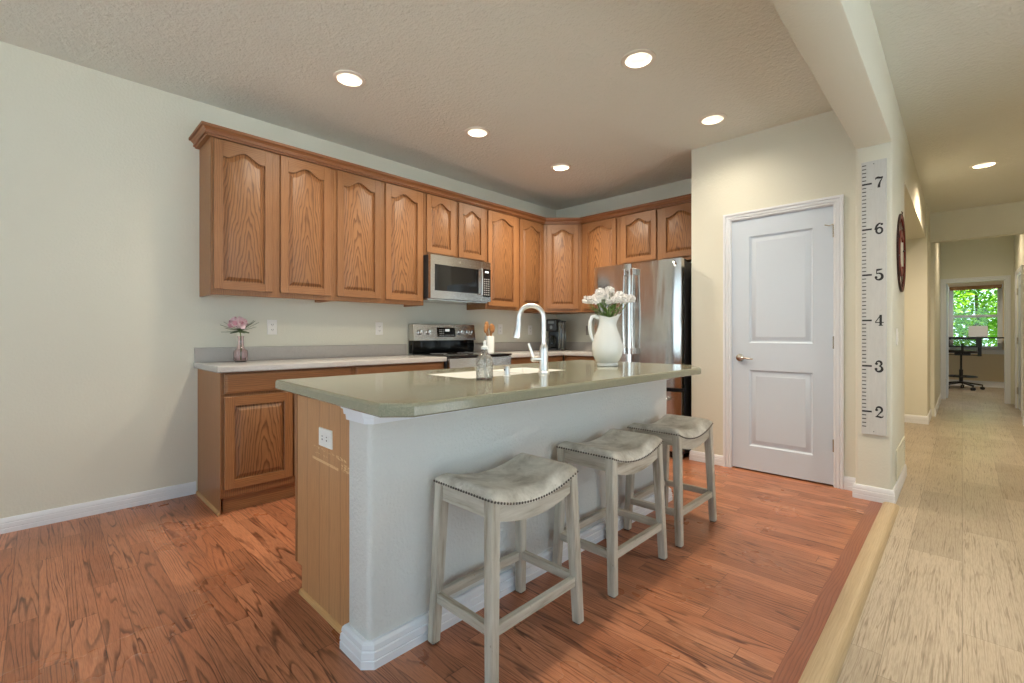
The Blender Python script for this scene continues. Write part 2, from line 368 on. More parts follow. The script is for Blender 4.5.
# ------------------------------------------------------------------ mesh helpers
class MB:
    def __init__(self): self.bm = bmesh.new()
    def _mi(self, faces, mi, smooth=None):
        for f in faces:
            f.material_index = mi
    def box(self, x0, x1, y0, y1, z0, z1, bevel=0.0, mi=0, seg=1, edges=None):
        bm = self.bm
        v = [bm.verts.new((x, y, z)) for x in (x0, x1) for y in (y0, y1) for z in (z0, z1)]
        idx = [(0, 1, 3, 2), (4, 6, 7, 5), (0, 4, 5, 1), (2, 3, 7, 6), (0, 2, 6, 4), (1, 5, 7, 3)]
        fs = [bm.faces.new([v[i] for i in q]) for q in idx]
        self._mi(fs, mi)
        if bevel:
            es = set(e for f in fs for e in f.edges)
            if edges: es = [e for e in es if edges(*(w.co for w in e.verts))]
            r = bmesh.ops.bevel(bm, geom=list(es), offset=bevel, segments=seg, affect='EDGES', profile=0.5, clamp_overlap=True)
            self._mi(r['faces'], mi)
        return self
    def prism(self, poly, axis, a0, a1, mi=0):
        """extrude a 2-D polygon along an axis: 'x' uses (y,z), 'y' uses (x,z), 'z' uses (x,y)"""
        P = {'x': lambda p, a: (a, p[0], p[1]), 'y': lambda p, a: (p[0], a, p[1]), 'z': lambda p, a: (p[0], p[1], a)}[axis]
        bm = self.bm
        l0 = [bm.verts.new(P(p, a0)) for p in poly]; l1 = [bm.verts.new(P(p, a1)) for p in poly]
        fs = [bm.faces.new(l0), bm.faces.new(l1)]
        n = len(poly)
        for i in range(n): fs.append(bm.faces.new((l0[i], l0[(i+1) % n], l1[(i+1) % n], l1[i])))
        self._mi(fs, mi); return self
    def loops(self, ls, cap0=True, cap1=True, mi=0, closed=True):
        bm = self.bm
        L = [[bm.verts.new(p) for p in l] for l in ls]; n = len(L[0]); fs = []
        for a, b in zip(L, L[1:]):
            for i in range(n if closed else n - 1):
                j = (i + 1) % n
                fs.append(bm.faces.new((a[i], a[j], b[j], b[i])))
        if cap0: fs.append(bm.faces.new(L[0]))
        if cap1: fs.append(bm.faces.new(L[-1]))
        self._mi(fs, mi); return self
    def lathe(self, prof, n=28, c=(0, 0, 0), mi=0, cap0=True, cap1=True, close=False):
        ls = [[(c[0] + r * math.cos(2*PI*i/n), c[1] + r * math.sin(2*PI*i/n), c[2] + z) for i in range(n)] for r, z in prof]
        if close:
            ls.append(ls[0]); return self.loops(ls, False, False, mi)
        return self.loops(ls, cap0, cap1, mi)
    def tube(self, pts, r, n=12, mi=0, flat=None):
        pts = [Vector(p) for p in pts]; k = len(pts)
        rs = r if isinstance(r, (list, tuple)) else [r] * k
        t0 = (pts[1] - pts[0]).normalized()
        up = Vector((0, 0, 1)) if abs(t0.z) < 0.9 else Vector((1, 0, 0))
        nrm = t0.cross(up).normalized(); ls = []
        for i, p in enumerate(pts):
            t = (pts[min(i+1, k-1)] - pts[max(i-1, 0)]).normalized()
            nrm = (nrm - t * nrm.dot(t)).normalized(); b = t.cross(nrm)
            rr = rs[i]; ry = rr * (flat or 1.0)
            ls.append([tuple(p + nrm * (rr * math.cos(2*PI*j/n)) + b * (ry * math.sin(2*PI*j/n))) for j in range(n)])
        return self.loops(ls, True, True, mi)
    def bar(self, p0, p1, w, h, mi=0, up=(0, 0, 1), w1=None, h1=None, bevel=0.0):
        p0, p1 = Vector(p0), Vector(p1); t = (p1 - p0).normalized(); s = t.cross(Vector(up)).normalized(); u = s.cross(t)
        w1 = w if w1 is None else w1; h1 = h if h1 is None else h1
        q = lambda p, a, b: [tuple(p + s*(sx*a/2) + u*(sz*b/2)) for sx, sz in ((-1, -1), (1, -1), (1, 1), (-1, 1))]
        return self.loops([q(p0, w, h), q(p1, w1, h1)], True, True, mi)
    def ball(self, c, r, n=10, m=8, sc=(1, 1, 1), mi=0):
        prof = [(r * math.sin(PI * i / m), -r * math.cos(PI * i / m)) for i in range(1, m)]
        bm = self.bm
        ls = [[(c[0] + a * sc[0] * math.cos(2*PI*j/n), c[1] + a * sc[1] * math.sin(2*PI*j/n), c[2] + z * sc[2]) for j in range(n)] for a, z in prof]
        L = [[bm.verts.new(p) for p in l] for l in ls]
        b0 = bm.verts.new((c[0], c[1], c[2] - r * sc[2])); b1 = bm.verts.new((c[0], c[1], c[2] + r * sc[2])); fs = []
        for a, b in zip(L, L[1:]):
            for i in range(n): fs.append(bm.faces.new((a[i], a[(i+1) % n], b[(i+1) % n], b[i])))
        for i in range(n):
            fs.append(bm.faces.new((b0, L[0][(i+1) % n], L[0][i]))); fs.append(bm.faces.new((b1, L[-1][i], L[-1][(i+1) % n])))
        self._mi(fs, mi); return self
    def fill(self, outer, holes=(), mi=0):
        """planar face with holes; points are 3-D"""
        bm = self.bm; es = []
        for l in [outer] + list(holes):
            vs = [bm.verts.new(p) for p in l]
            es += [bm.edges.new((vs[i], vs[(i+1) % len(vs)])) for i in range(len(vs))]
        r = bmesh.ops.triangle_fill(bm, use_beauty=True, use_dissolve=False, edges=es)
        self._mi([g for g in r['geom'] if isinstance(g, bmesh.types.BMFace)], mi); return self
    def sweep(self, prof, path, closed=False, mi=0, z0=0.0):
        """sweep (offset, height) profile along a 2-D path with mitres; offset goes to the right of travel"""
        n = len(path); P = [Vector(p) for p in path]; ls = []
        def nor(a, b):
            d = (b - a).normalized(); return Vector((d.y, -d.x))
        for i, p in enumerate(P):
            if closed or 0 < i < n - 1:
                a, b = nor(P[i-1], p), nor(p, P[(i+1) % n])
                m = (a + b) / max(1e-6, 1 + a.dot(b))
            else:
                m = nor(p, P[1]) if i == 0 else nor(P[-2], p)
            ls.append([(p.x + m.x * o, p.y + m.y * o, z0 + h) for o, h in prof])
        if closed: ls.append(ls[0]); return self.loops(ls, False, False, mi)
        return self.loops(ls, True, True, mi)
    def petal(self, p, d, up, l, w, cup=0.2, mi=0):
        """a small curved leaf or petal with two sides' worth of thickness left to shading"""
        p, d, up = Vector(p), Vector(d).normalized(), Vector(up)
        s = d.cross(up)
        s = s.normalized() if s.length > 1e-4 else Vector((1, 0, 0)); u = s.cross(d)
        bm = self.bm
        rows = [(0.0, 0.15, 0.0), (0.35, 0.85, 0.10), (0.7, 0.9, 0.30), (1.0, 0.25, 0.6)]
        L = []
        for t, ww, h in rows:
            c = p + d * (l * t) + u * (cup * l * h)
            L.append([bm.verts.new(c - s * (w * ww / 2) + u * (cup * w * 0.35)), bm.verts.new(c), bm.verts.new(c + s * (w * ww / 2) + u * (cup * w * 0.35))])
        fs = []
        for a, b in zip(L, L[1:]):
            for i in (0, 1): fs.append(bm.faces.new((a[i], a[i+1], b[i+1], b[i])))
        self._mi(fs, mi); return self
    def build(self, name, mats, parent=None, smooth=35, solid=0.0, norm=True):
        bm = self.bm
        if norm: bmesh.ops.recalc_face_normals(bm, faces=bm.faces)
        co = [v.co for v in bm.verts]
        lo = Vector([min(c[i] for c in co) for i in range(3)]); hi = Vector([max(c[i] for c in co) for i in range(3)])
        ctr = (lo + hi) / 2
        bmesh.ops.translate(bm, verts=bm.verts, vec=-ctr)
        me = bpy.data.meshes.new(name); bm.to_mesh(me); bm.free()
        for m in (mats if isinstance(mats, (list, tuple)) else [mats]): me.materials.append(m)
        if smooth:
            me.shade_smooth(); me.set_sharp_from_angle(angle=math.radians(smooth))
        o = bpy.data.objects.new(name, me); COL.objects.link(o); o.location = ctr
        if parent: o.parent = parent
        if solid:
            md = o.modifiers.new('solid', 'SOLIDIFY'); md.thickness = solid
        return o

def thing(name, label, cat, loc=(0, 0, 0), rotz=0.0, group=None):
    o = bpy.data.objects.new(name, None); COL.objects.link(o)
    o.location = loc; o.rotation_euler = (0, 0, rotz); o.empty_display_size = 0.1
    o['label'] = label; o['category'] = cat
    if group: o['group'] = group
    return o
def tag(o, label, cat, group=None, kind=None):
    o['label'] = label; o['category'] = cat
    if group: o['group'] = group
    if kind: o['kind'] = kind
    return o
def struct(o, label=None, cat=None):
    o['kind'] = 'structure'
    if label: o['label'] = label; o['category'] = cat
    return o
def dup(root, loc, rotz, label):
    r = root.copy(); COL.objects.link(r); r.location = loc; r.rotation_euler = (0, 0, rotz); r['label'] = label
    for ch in list(root.children):
        c = ch.copy(); COL.objects.link(c); c.parent = r
        for g in list(ch.children):
            d = g.copy(); COL.objects.link(d); d.parent = c
    return r

# ================================================================== THE ROOM
def wall_y(name, y0, y1, x0, x1, z0, z1, mat, holes=()):
    """wall slab perpendicular to Y with rectangular openings (x0,x1,z0,z1)"""
    m = MB(); xs = sorted({x0, x1, *[h[0] for h in holes], *[h[1] for h in holes]}); zs = sorted({z0, z1, *[h[2] for h in holes], *[h[3] for h in holes]})
    for a, b in zip(xs, xs[1:]):
        run = None
        for c, d in zip(zs, zs[1:]):
            if any(h[0] <= a and b <= h[1] and h[2] <= c and d <= h[3] for h in holes): continue
            m.box(a, b, y0, y1, c, d)
    return struct(m.build(name, mat, smooth=0))
def wall_x(name, x0, x1, y0, y1, z0, z1, mat, holes=()):
    m = MB(); ys = sorted({y0, y1, *[h[0] for h in holes], *[h[1] for h in holes]}); zs = sorted({z0, z1, *[h[2] for h in holes], *[h[3] for h in holes]})
    for a, b in zip(ys, ys[1:]):
        for c, d in zip(zs, zs[1:]):
            if any(h[0] <= a and b <= h[1] and h[2] <= c and d <= h[3] for h in holes): continue
            m.box(x0, x1, a, b, c, d)
    return struct(m.build(name, mat, smooth=0))

# floors
XS0, XS1 = -0.372, -0.288      # beige reducer strip between the two floors
m = MB(); m.box(A - .12, XS0, YB - .12, C + .12, -0.10, 0.0); struct(m.build('floor', M['floor'], smooth=0))
m = MB(); m.box(XS0, XR + .12, YB - .12, YW + .12, -0.10, -0.006); m.box(-1.7, XS0, C + .12, YA1 + .2, -0.10, -0.006); m.box(-1.7, XS0, YO, YW + .12, -0.10, -0.006)
struct(m.build('floor_hall', M['hallfloor'], smooth=0))
m = MB(); m.box(XS0 - .066, XS0, YB, YC0 - .02, -0.005, 0.0012); struct(m.build('trim_1', M['border'], smooth=0))
m = MB(); m.prism([(XS0, -0.006), (XS0, 0.006), (XS0 + .012, 0.0125), (XS0 + .03, 0.015), (XS1 - .025, 0.013), (XS1 - .006, 0.005), (XS1, -0.006)], 'y', YB, YC0 - .014)
struct(m.build('trim_2', M['reducer'], smooth=50))

# ceiling with a round hole for each can light
CANS = [(-2.80, 1.385), (-1.375, 1.385), (-2.80, 2.47), (-1.375, 2.482), (-2.80, 3.552), (-1.355, 3.565)]
HALLCANS = [(0.148, 6.335), (0.95, 3.10)]  # the second is out of view, added to brighten the hall
VEST_FILL_CANS = [(0.16, 9.60)]  # hidden behind the header, added to light the vestibule
def ceiling(name, x0, x1, y0, y1, z, cans, mat):
    m = MB(); n = 32
    holes = [[(cx + .082 * math.cos(2*PI*i/n), cy + .082 * math.sin(2*PI*i/n), z) for i in range(n)] for cx, cy in cans]
    m.fill([(x0, y0, z), (x1, y0, z), (x1, y1, z), (x0, y1, z)], holes)
    m.box(x0, x1, y0, y1, z + .16, z + .22)
    for a, b, c, d in ((x0 - .02, x0, y0, y1), (x1, x1 + .02, y0, y1), (x0, x1, y0 - .02, y0), (x0, x1, y1, y1 + .02)): m.box(a, b, c, d, z, z + .22)
    return struct(m.build(name, mat, smooth=0))
ceiling('ceiling', A - .02, XB0 + .1, YB - .02, C + .02, CE, CANS, M['ceil'])
ceiling('ceiling_hall', XB0 + .1, XR + .02, YB - .02, YH + .06, CE, HALLCANS, M['ceil'])
ceiling('ceiling_vestibule', -.45, 1.0, YH + .08, YO + .02, CE, VEST_FILL_CANS, M['ceil'])
ceiling('ceiling_office', -1.9, 2.1, YO + .125, YW + .1, 2.5, [(0.35, 12.5)], M['ceil'])

# living area shell behind the camera, with its windows open to the sky
REARW = [(-3.5, -1.2, .05, 2.45), (-.9, 1.6, .05, 2.45)]
RIGHTW = [(-3.3, -1.3, .1, 2.45), (-1.0, 1.4, .1, 2.45), (2.3, 3.6, .1, 2.45)]  # the farthest is unseen, added for daylight in the hall and on the pantry door
LEFTW = [(-3.3, -1.2, .1, 2.45)]
wall_x('wall_left', A - .12, A, YB - .12, C + .12, 0, CE + .1, M['wall'], LEFTW)
wall_y('wall_rear', YB - .12, YB, A, XR, 0, CE + .1, M['wall'], REARW)
wall_x('wall_right', XR, XR + .12, YB - .12, YH, -.006, CE + .1, M['wall'], RIGHTW)
wall_y('wall_back', C, C + .12, A, -1.717, 0, CE + .1, M['wall'])
for x0, x1, z0, z1 in REARW: portal(((x0+x1)/2, YB - .06, (z0+z1)/2), (PI/2, 0, 0), x1 - x0, z1 - z0)
for y0, y1, z0, z1 in RIGHTW: portal((XR + .06, (y0+y1)/2, (z0+z1)/2), (PI/2, 0, PI/2), y1 - y0, z1 - z0)
for y0, y1, z0, z1 in LEFTW: portal((A - .06, (y0+y1)/2, (z0+z1)/2), (PI/2, 0, -PI/2), y1 - y0, z1 - z0)
wn = [3]
def plain_window(axis, pos, a0, a1, z0, z1):
    m = MB(); fr = .05; g = MB()
    def bx(mm, p0, p1, q0, q1, d):
        if axis == 'y': mm.box(p0, p1, pos - d, pos + d, q0, q1)
        else: mm.box(pos - d, pos + d, p0, p1, q0, q1)
    for p0, p1, q0, q1 in ((a0, a1, z0, z0 + fr), (a0, a1, z1 - fr, z1), (a0, a0 + fr, z0 + fr, z1 - fr), (a1 - fr, a1, z0 + fr, z1 - fr), ((a0+a1)/2 - fr/2, (a0+a1)/2 + fr/2, z0 + fr, z1 - fr)):
        bx(m, p0, p1, q0, q1, .04)
    o = struct(m.build('window_%d' % wn[0], M['white'], smooth=0))
    bx(g, a0 + fr, a1 - fr, z0 + fr, z1 - fr, .004); gg = g.build('pane', M['winglass'], None, smooth=0)
    gg.parent = o; gg.location = gg.location - o.location
    wn[0] += 1
for y0, y1, z0, z1 in LEFTW: plain_window('x', A - .06, y0, y1, z0, z1)
for x0, x1, z0, z1 in REARW: plain_window('y', YB - .06, x0, x1, z0, z1)
for y0, y1, z0, z1 in RIGHTW: plain_window('x', XR + .06, y0, y1, z0, z1)

# pantry box, column, beam
DX0, DX1, DZ = -1.375, -0.674, 2.045
wall_y('wall_pantry', B, B + .11, -1.717, XB0 + .01, 0, CE + .1, M['wall'], [(DX0 - .012, DX1 + .012, 0, DZ + .012)])
wall_x('wall_pantry_side', -1.717, -1.60, B + .11, C + .12, 0, CE + .1, M['wall'])
m = MB(); m.box(-1.60, XB0, C - .02, C + .12, 0, CE + .1); struct(m.build('wall_pantry_back', M['wall'], smooth=0))
m = MB(); m.box(XB0, XB1, YC0, YC1, -.006, CE + .1, bevel=.018, seg=3, edges=lambda a, b: abs(a.z - b.z) > 1 and min(a.y, b.y) < YC0 + .01)
struct(m.build('column', M['wall'], smooth=40), 'cream square wall end under the ceiling beam, carrying the growth ruler', 'column')
m = MB(); m.box(XB0, XB1, YB, YC0 + .03, 2.367, CE + .1, bevel=.012, seg=2, edges=lambda a, b: abs(a.y - b.y) > 1 and max(a.z, b.z) < 2.5)
struct(m.build('beam', M['wall'], smooth=40), 'long cream dropped beam between the kitchen and hall ceilings', 'beam')

# hall: archway, far jamb, header, vestibule, office
ARZ = 2.315
m = MB(); m.box(XB0, XB1, YC1, YA1, ARZ, CE + .1); struct(m.build('wall_hall_header', M['wall'], smooth=0))
m = MB(); m.box(-1.7, XB1 + .014, YA1, YH + .14, -.006, CE + .1)
m.box(-1.82, -1.7, C, YH, -.006, CE); struct(m.build('wall_hall_left', M['wall'], smooth=0))
m = MB(); m.box(-1.7, XB0, YC1 + .1, YA1, ARZ, ARZ + .1); struct(m.build('ceiling_alcove', M['wall'], smooth=0))
m = MB(); m.box(XB1 + .01, XR, YH, YH + .13, 2.352, CE + .1); m.box(.545, XR, YH, YH + .13, -.006, 2.352); struct(m.build('wall_hall_far', M['wall'], smooth=0))
VX0, VX1 = -.272, .59
m = MB(); m.box(VX0 - .12, VX0, YH + .1, YO, -.006, CE); struct(m.build('wall_vestibule_left', M['wall'], smooth=0))
wall_x('wall_vestibule_right', VX1, VX1 + .12, YH + .1, YO, -.006, CE, M['wall'], [(9.35, 10.30, -.006, 2.0)])
OX0, OX1, OZ = -.205, .488, 1.995
wall_y('wall_office_front', YO, YO + .12, -1.8, 2.0, -.006, CE + .05, M['wall'], [(OX0 - .02, OX1 + .02, -.006, OZ + .02)])
WX0, WX1, WZ0, WZ1 = -.215, .60, .79, 2.16
wall_y('wall_office_far', YW, YW + .14, -1.8, 2.0, -.006, 2.55, M['officewall'], [(WX0, WX1, WZ0, WZ1)])
wall_x('wall_office_left', -1.8, -1.68, YO + .1, YW, -.006, 2.55, M['officewall'])
wall_x('wall_office_right', 1.88, 2.0, YO + .1, YW, -.006, 2.55, M['officewall'], [(11.6, 13.4, .8, 2.2)])
portal(((WX0+WX1)/2, YW + .1, (WZ0+WZ1)/2), (PI/2, 0, PI), WX1 - WX0, WZ1 - WZ0)
portal((1.94, 12.5, 1.5), (PI/2, 0, PI/2), 1.8, 1.4)
plain_window('x', 1.94, 11.6, 13.4, .8, 2.2)  # unseen side window, added to let more daylight into the office

# base boards
BB = [(0, 0), (.014, 0), (.014, .024), (.012, .027), (.014, .030), (.0135, .052), (.011, .056), (.0125, .059), (.011, .074), (.006, .083), (0, .084)]
def baseboard(name, path, z=0.0, sc=1.0, mat=None):
    m = MB(); m.sweep([(o, h * sc) for o, h in BB], path, z0=z)
    return struct(m.build(name, mat or M['white'], smooth=25))
baseboard('baseboard_left', [(A, YB), (A, .765)])
baseboard('baseboard_pantry', [(-1.717, 4.5), (-1.717, B), (DX0 - .064, B)])
baseboard('baseboard_column', [(DX1 + .064, B), (XB0, B), (XB0, YC0), (XB1, YC0), (XB1, YC1), (XB1 - .1, YC1)], sc=1.12)
baseboard('baseboard_hall', [(-1.7, YA1), (XB1 + .014, YA1), (XB1 + .014, YH + .14), (VX0, YH + .14), (VX0, YO)], z=-.006, sc=1.2)
baseboard('baseboard_office', [(-1.68, YW), (1.88, YW)], z=-.006, sc=1.5)
baseboard('baseboard_stub', [(VX1, 9.28), (VX1, YH + .13), (.545, YH + .13), (.545, YH), (XR, YH)], z=-.006, sc=1.2)

# casing helper: moulded trim around an opening in a wall facing -Y (local frame), swept up, over, down
CAS = [(0, 0), (0, .008), (.006, .012), (.012, .012), (.014, .008), (.018, .008), (.022, .015), (.034, .016), (.036, .011), (.040, .011), (.044, .020), (.058, .020), (.060, .018), (.060, 0)]
def casing_y(name, x0, x1, z1, y, mat, zb=0.0, parent=None):
    bm = MB(); P = [(x0, zb), (x0, z1), (x1, z1), (x1, zb)]; ls = []
    mit = [(-1, 0), (-1, 1), (1, 1), (1, 0)]
    for (px, pz), (mx, mz) in zip(P, mit):
        ls.append([(px + mx * o, y - d, pz + mz * o) for o, d in CAS])
    bm.loops(ls, True, True)
    return bm.build(name, mat, parent, smooth=25)

def slab_door(m, x0, x1, z0, z1, y0, y1, panels):
    """moulded two-panel slab: front at y0, back at y1"""
    R = lambda p, i, d: [(p[0] + i, y0 + d, p[2] + i), (p[1] - i, y0 + d, p[2] + i), (p[1] - i, y0 + d, p[3] - i), (p[0] + i, y0 + d, p[3] - i)]
    out = [(x0, y0, z0), (x1, y0, z0), (x1, y0, z1), (x0, y0, z1)]
    m.fill(out, [R(p, 0, 0) for p in panels])
    for p in panels: m.loops([R(p, 0, 0), R(p, .004, .007), R(p, .012, .012), R(p, .020, .012), R(p, .024, .010), R(p, .046, .004), R(p, .048, .002)], False, True)
    m.loops([out, [(a, y1, c) for a, b, c in out]], False, True)

# pantry door
t = thing('door_1', 'white two-panel pantry door with lever handle beside the refrigerator', 'door', (0, B, 0)); t['kind'] = 'structure'
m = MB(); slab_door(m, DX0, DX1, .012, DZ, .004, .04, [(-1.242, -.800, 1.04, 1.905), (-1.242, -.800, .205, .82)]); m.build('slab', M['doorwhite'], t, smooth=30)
casing_y('casing', DX0 - .006, DX1 + .006, DZ + .006, 0.0, M['white'], 0, t)
m = MB(); m.box(DX0 - .012, DX0 - .002, .001, .109, 0, DZ + .012); m.box(DX1 + .002, DX1 + .012, .001, .109, 0, DZ + .012); m.box(DX0 - .002, DX1 + .002, .001, .109, DZ + .002, DZ + .012)
m.build('jamb', M['white'], t, smooth=0)
m = MB(); m.lathe([(.0, 0), (.030, .0), (.032, .004), (.029, .010), (.014, .013), (.012, .038), (.0, .040)], 24, cap0=False, cap1=False)
bmesh.ops.rotate(m.bm, verts=m.bm.verts, matrix=Matrix.Rotation(PI/2, 3, 'X')); bmesh.ops.translate(m.bm, verts=m.bm.verts, vec=(-1.312, .004, .918))
m.tube([(-1.312, -.030, .918), (-1.295, -.034, .919), (-1.26, -.036, .916), (-1.225, -.034, .912), (-1.205, -.030, .911)], [.009, .010, .0085, .007, .005], 10)
m.build('handle', M['nickel'], t)
for k, hz in enumerate((.30, 1.05, 1.86)):
    m = MB(); m.tube([(DX1 + .004, -.004, hz - .045), (DX1 + .004, -.004, hz + .045)], .006, 10); m.box(DX1 - .003, DX1 + .003, .0, .004, hz - .044, hz + .044)
    if hz > 1.8:
        m.tube([(DX1 + .002, -.006, hz + .05), (DX1 - .02, -.022, hz + .04), (DX1 - .045, -.035, hz + .046)], [.004, .004, .005], 8)
    m.build('hinge', M['nickel'], t)

# office doorway casing, jamb, hinges (structure)
t = thing('door_2', 'white cased doorway at the hall end opening to the office', 'doorway', (0, YO, 0)); t['kind'] = 'structure'
m = MB()
for px, mx in ((OX0, -1), (OX1, 1)):
    pass
bm = MB(); ls = []
CASW = [(o * 1.5, d) for o, d in CAS]
for (px, pz), (mx, mz) in zip([(OX0, -.006), (OX0, OZ), (OX1, OZ), (OX1, -.006)], [(-1, 0), (-1, 1), (1, 1), (1, 0)]):
    ls.append([(px + mx * o * .74, -d, pz + mz * o * .74) for o, d in CASW])
bm.loops(ls, True, True); bm.build('casing', M['white'], t, smooth=25)
m = MB(); m.box(OX0 - .02, OX0, .0, .12, -.006, OZ + .02); m.box(OX1, OX1 + .02, .0, .12, -.006, OZ + .02); m.box(OX0, OX1, .0, .12, OZ, OZ + .02); m.build('jamb', M['white'], t, smooth=0)
m = MB(); m.box(OX0 - .016, OX0 + .022, .13, .86, .004, OZ - .006, bevel=.002); m.build('slab', M['doorwhite'], t, smooth=0)
for hz in (.24, 1.02, 1.78):
    m = MB(); m.box(OX0 - .001, OX0 + .004, .03, .065, hz, hz + .10); m.build('hinge', M['nickel'], t, smooth=0)
# vestibule side door: casing round an opening in the right-hand wall, slab inside
t = thing('door_3', 'white door in the right-hand wall beside the office doorway', 'door', (VX1, 9.83, -.006), -PI/2); t['kind'] = 'structure'
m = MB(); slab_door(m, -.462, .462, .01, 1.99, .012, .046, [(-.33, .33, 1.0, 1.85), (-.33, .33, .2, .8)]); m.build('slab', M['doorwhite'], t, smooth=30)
casing_y('casing', -.475, .475, 2.0, 0, M['white'], 0, t)
for hz in (.27, 1.02, 1.76):
    m = MB(); m.tube([(-.466, .004, hz - .05), (-.466, .004, hz + .05)], .009, 8); m.build('hinge', M['nickel'], t)

# office window (double hung) with shade
w = thing('window_1', 'white double-hung office window with green trees outside', 'window', ((WX0+WX1)/2, YW, 0)); w['kind'] = 'structure'
hw = (WX1 - WX0)/2; MZ = 1.497
def frame_rect(m, x0, x1, z0, z1, y0, y1, t):
    m.box(x0, x1, y0, y1, z0, z0 + t); m.box(x0, x1, y0, y1, z1 - t, z1); m.box(x0, x0 + t, y0, y1, z0 + t, z1 - t); m.box(x1 - t, x1, y0, y1, z0 + t, z1 - t)
m = MB(); frame_rect(m, -hw, hw, WZ0, WZ1, .03, .12, .03); m.build('frame', M['white'], w, smooth=0)
for nm, z0, z1, y in (('upper_sash', MZ - .02, WZ1 - .03, .08), ('lower_sash', WZ0 + .03, MZ + .035, .05)):
    m = MB(); frame_rect(m, -hw + .03, hw - .03, z0, z1, y, y + .028, .042); s_ = m.build(nm, M['white'], w, smooth=0)
    g = MB(); g.box(-hw + .072, hw - .072, y + .010, y + .014, z0 + .042, z1 - .042); q = g.build('pane', M['winglass'], s_, smooth=0); q.location = q.location - s_.location
m = MB(); m.box(-hw - .07, hw + .07, -.045, .03, WZ0 - .025, WZ0, bevel=.004); m.box(-hw - .05, hw + .05, -.014, .0, WZ0 - .095, WZ0 - .025); m.build('sill', M['white'], w, smooth=0)
t = thing('roller_shade', 'rolled-up tan window shade at the top of the office window', 'window shade', ((WX0+WX1)/2, YW - .03, WZ1 - .02))
m = MB(); m.tube([(-hw + .01, 0, -.01), (hw - .01, 0, -.01)], .026, 14); m.box(-hw + .02, hw - .02, -.027, -.023, -.055, -.01); m.build('fabric_roll', M['shade'], t)
m = MB(); m.tube([(-hw + .02, -.025, -.06), (hw - .02, -.025, -.06)], .008, 8); m.build('hem_bar', M['shade'], t)
for bx in (-hw - .004, hw - .010):
    m = MB(); m.box(bx, bx + .014, -.028, .029, -.04, .02); m.build('bracket', M['white'], t, smooth=0)

# ------------------------------------------------------------------ ceiling can lights
def can_light(cx, cy, label, group, watts, cz=CE):
    t = thing('ceiling_light', label, 'ceiling light', (cx, cy, cz), 0, group)
    m = MB(); m.lathe([(.100, 0), (.099, -.005), (.090, -.008), (.076, -.007), (.073, 0)], 40, close=True); m.build('trim_ring', M['can'], t)
    m = MB(); m.lathe([(.0735, -.002), (.060, .060), (.050, .085), (.052, .088), (.079, .004)], 40, close=True); m.build('reflector', M['can'], t)
    m = MB(); m.lathe([(.0, .080), (.030, .076), (.049, .080), (.049, .086), (.0, .086)], 32, cap0=False, cap1=False)
    bmesh.ops.remove_doubles(m.bm, verts=m.bm.verts, dist=1e-5); m.build('lens', M['lens'], t)
    l = bpy.data.lights.new('can_lamp', 'SPOT'); l.energy = watts; l.color = CAN_COLOUR if group else (1.0, 0.79, 0.55); l.spot_size = math.radians(160); l.spot_blend = 1.0; l.shadow_soft_size = .07
    lo = bpy.data.objects.new('can_lamp', l); COL.objects.link(lo); lo.location = (cx, cy, cz - .012)
KL = ['recessed ceiling light over the near end of the oak wall cabinets', 'recessed ceiling light over the near end of the island',
      'recessed ceiling light midway along the oak wall cabinets', 'recessed ceiling light above the white flower pitcher and island',
      'recessed ceiling light nearest the corner wall cabinet', 'recessed ceiling light nearest the white pantry door']
for (cx, cy), lb, kw in zip(CANS, KL, (0.8, 0.9, 1.0, 1.0, 2.3, 0.45)): can_light(cx, cy, lb, 'recessed kitchen ceiling lights', CAN_WATTS * kw)
can_light(*HALLCANS[0], 'recessed ceiling light in the hall, right of the beam', None, CAN_WATTS * 3.3)
can_light(*HALLCANS[1], 'added out-of-view ceiling light brightening the hall nearer the living area', None, CAN_WATTS * 1.2)  # out-of-view lamp, added to lift the dim hall
can_light(0.35, 12.5, 'added hidden ceiling light brightening the inside of the office', None, CAN_WATTS * 1.2, 2.5)  # unseen lamp, added to lighten the dark office
can_light(*VEST_FILL_CANS[0], 'added hidden ceiling light brightening the space outside the office doorway', None, CAN_WATTS * 0.55)  # unseen lamp, added as fill behind the header

# ================================================================== CABINETS
DT = .020
def cab_door(root, x0, x1, z0, z1, arch=.05, fy=0.0, st=.054):
    """raised-panel oak door, front at fy-DT; frame pieces in the door mesh, panel as its own piece"""
    y0, y1 = fy - DT, fy - .0005
    w = (x1 - x0)/2 - st; xc = (x0 + x1)/2; N = 20
    bot = z0 + st; sh = z1 - st - .004 - arch
    def top(t): # -1..1
        a = abs(t)
        return sh + (arch * .5 * (1 + math.cos(PI * a / .86)) if a < .86 else 0.0)
    m = MB(); bv = .003
    m.box(x0, x0 + st, y0, y1, z0, z1, bv); m.box(x1 - st, x1, y0, y1, z0, z1, bv)
    m.box(x0 + st - .001, x1 - st + .001, y0 + .0004, y1, z0 + .0005, bot, 0, mi=1)
    ts = [-1 + 2*i/N for i in range(N+1)]
    poly = [(xc + t * (w + .001), top(t)) for t in ts] + [(x1 - st + .001, z1 - .0005), (x0 + st - .001, z1 - .0005)]
    m.prism(poly, 'y', y0 + .0004, y1, mi=1)
    d = m.build('door', [M['stile'], M['rail']], root, smooth=20)
    def loop(o, dy):
        k = w - o
        return [(xc - k, y0 + dy, bot + o), (xc + k, y0 + dy, bot + o)] + [(xc + t * k, y0 + dy, top(t) - o) for t in reversed(ts)]
    m = MB(); m.loops([loop(-.004, .0165), loop(0.004, .0160), loop(.008, .0150), loop(.012, .0120), loop(.030, .0035), loop(.0305, .0015), loop(.032, .0010)], False, True)
    p = m.build('panel', M['panel'], d, smooth=30); p.location = p.location - d.location
    return d
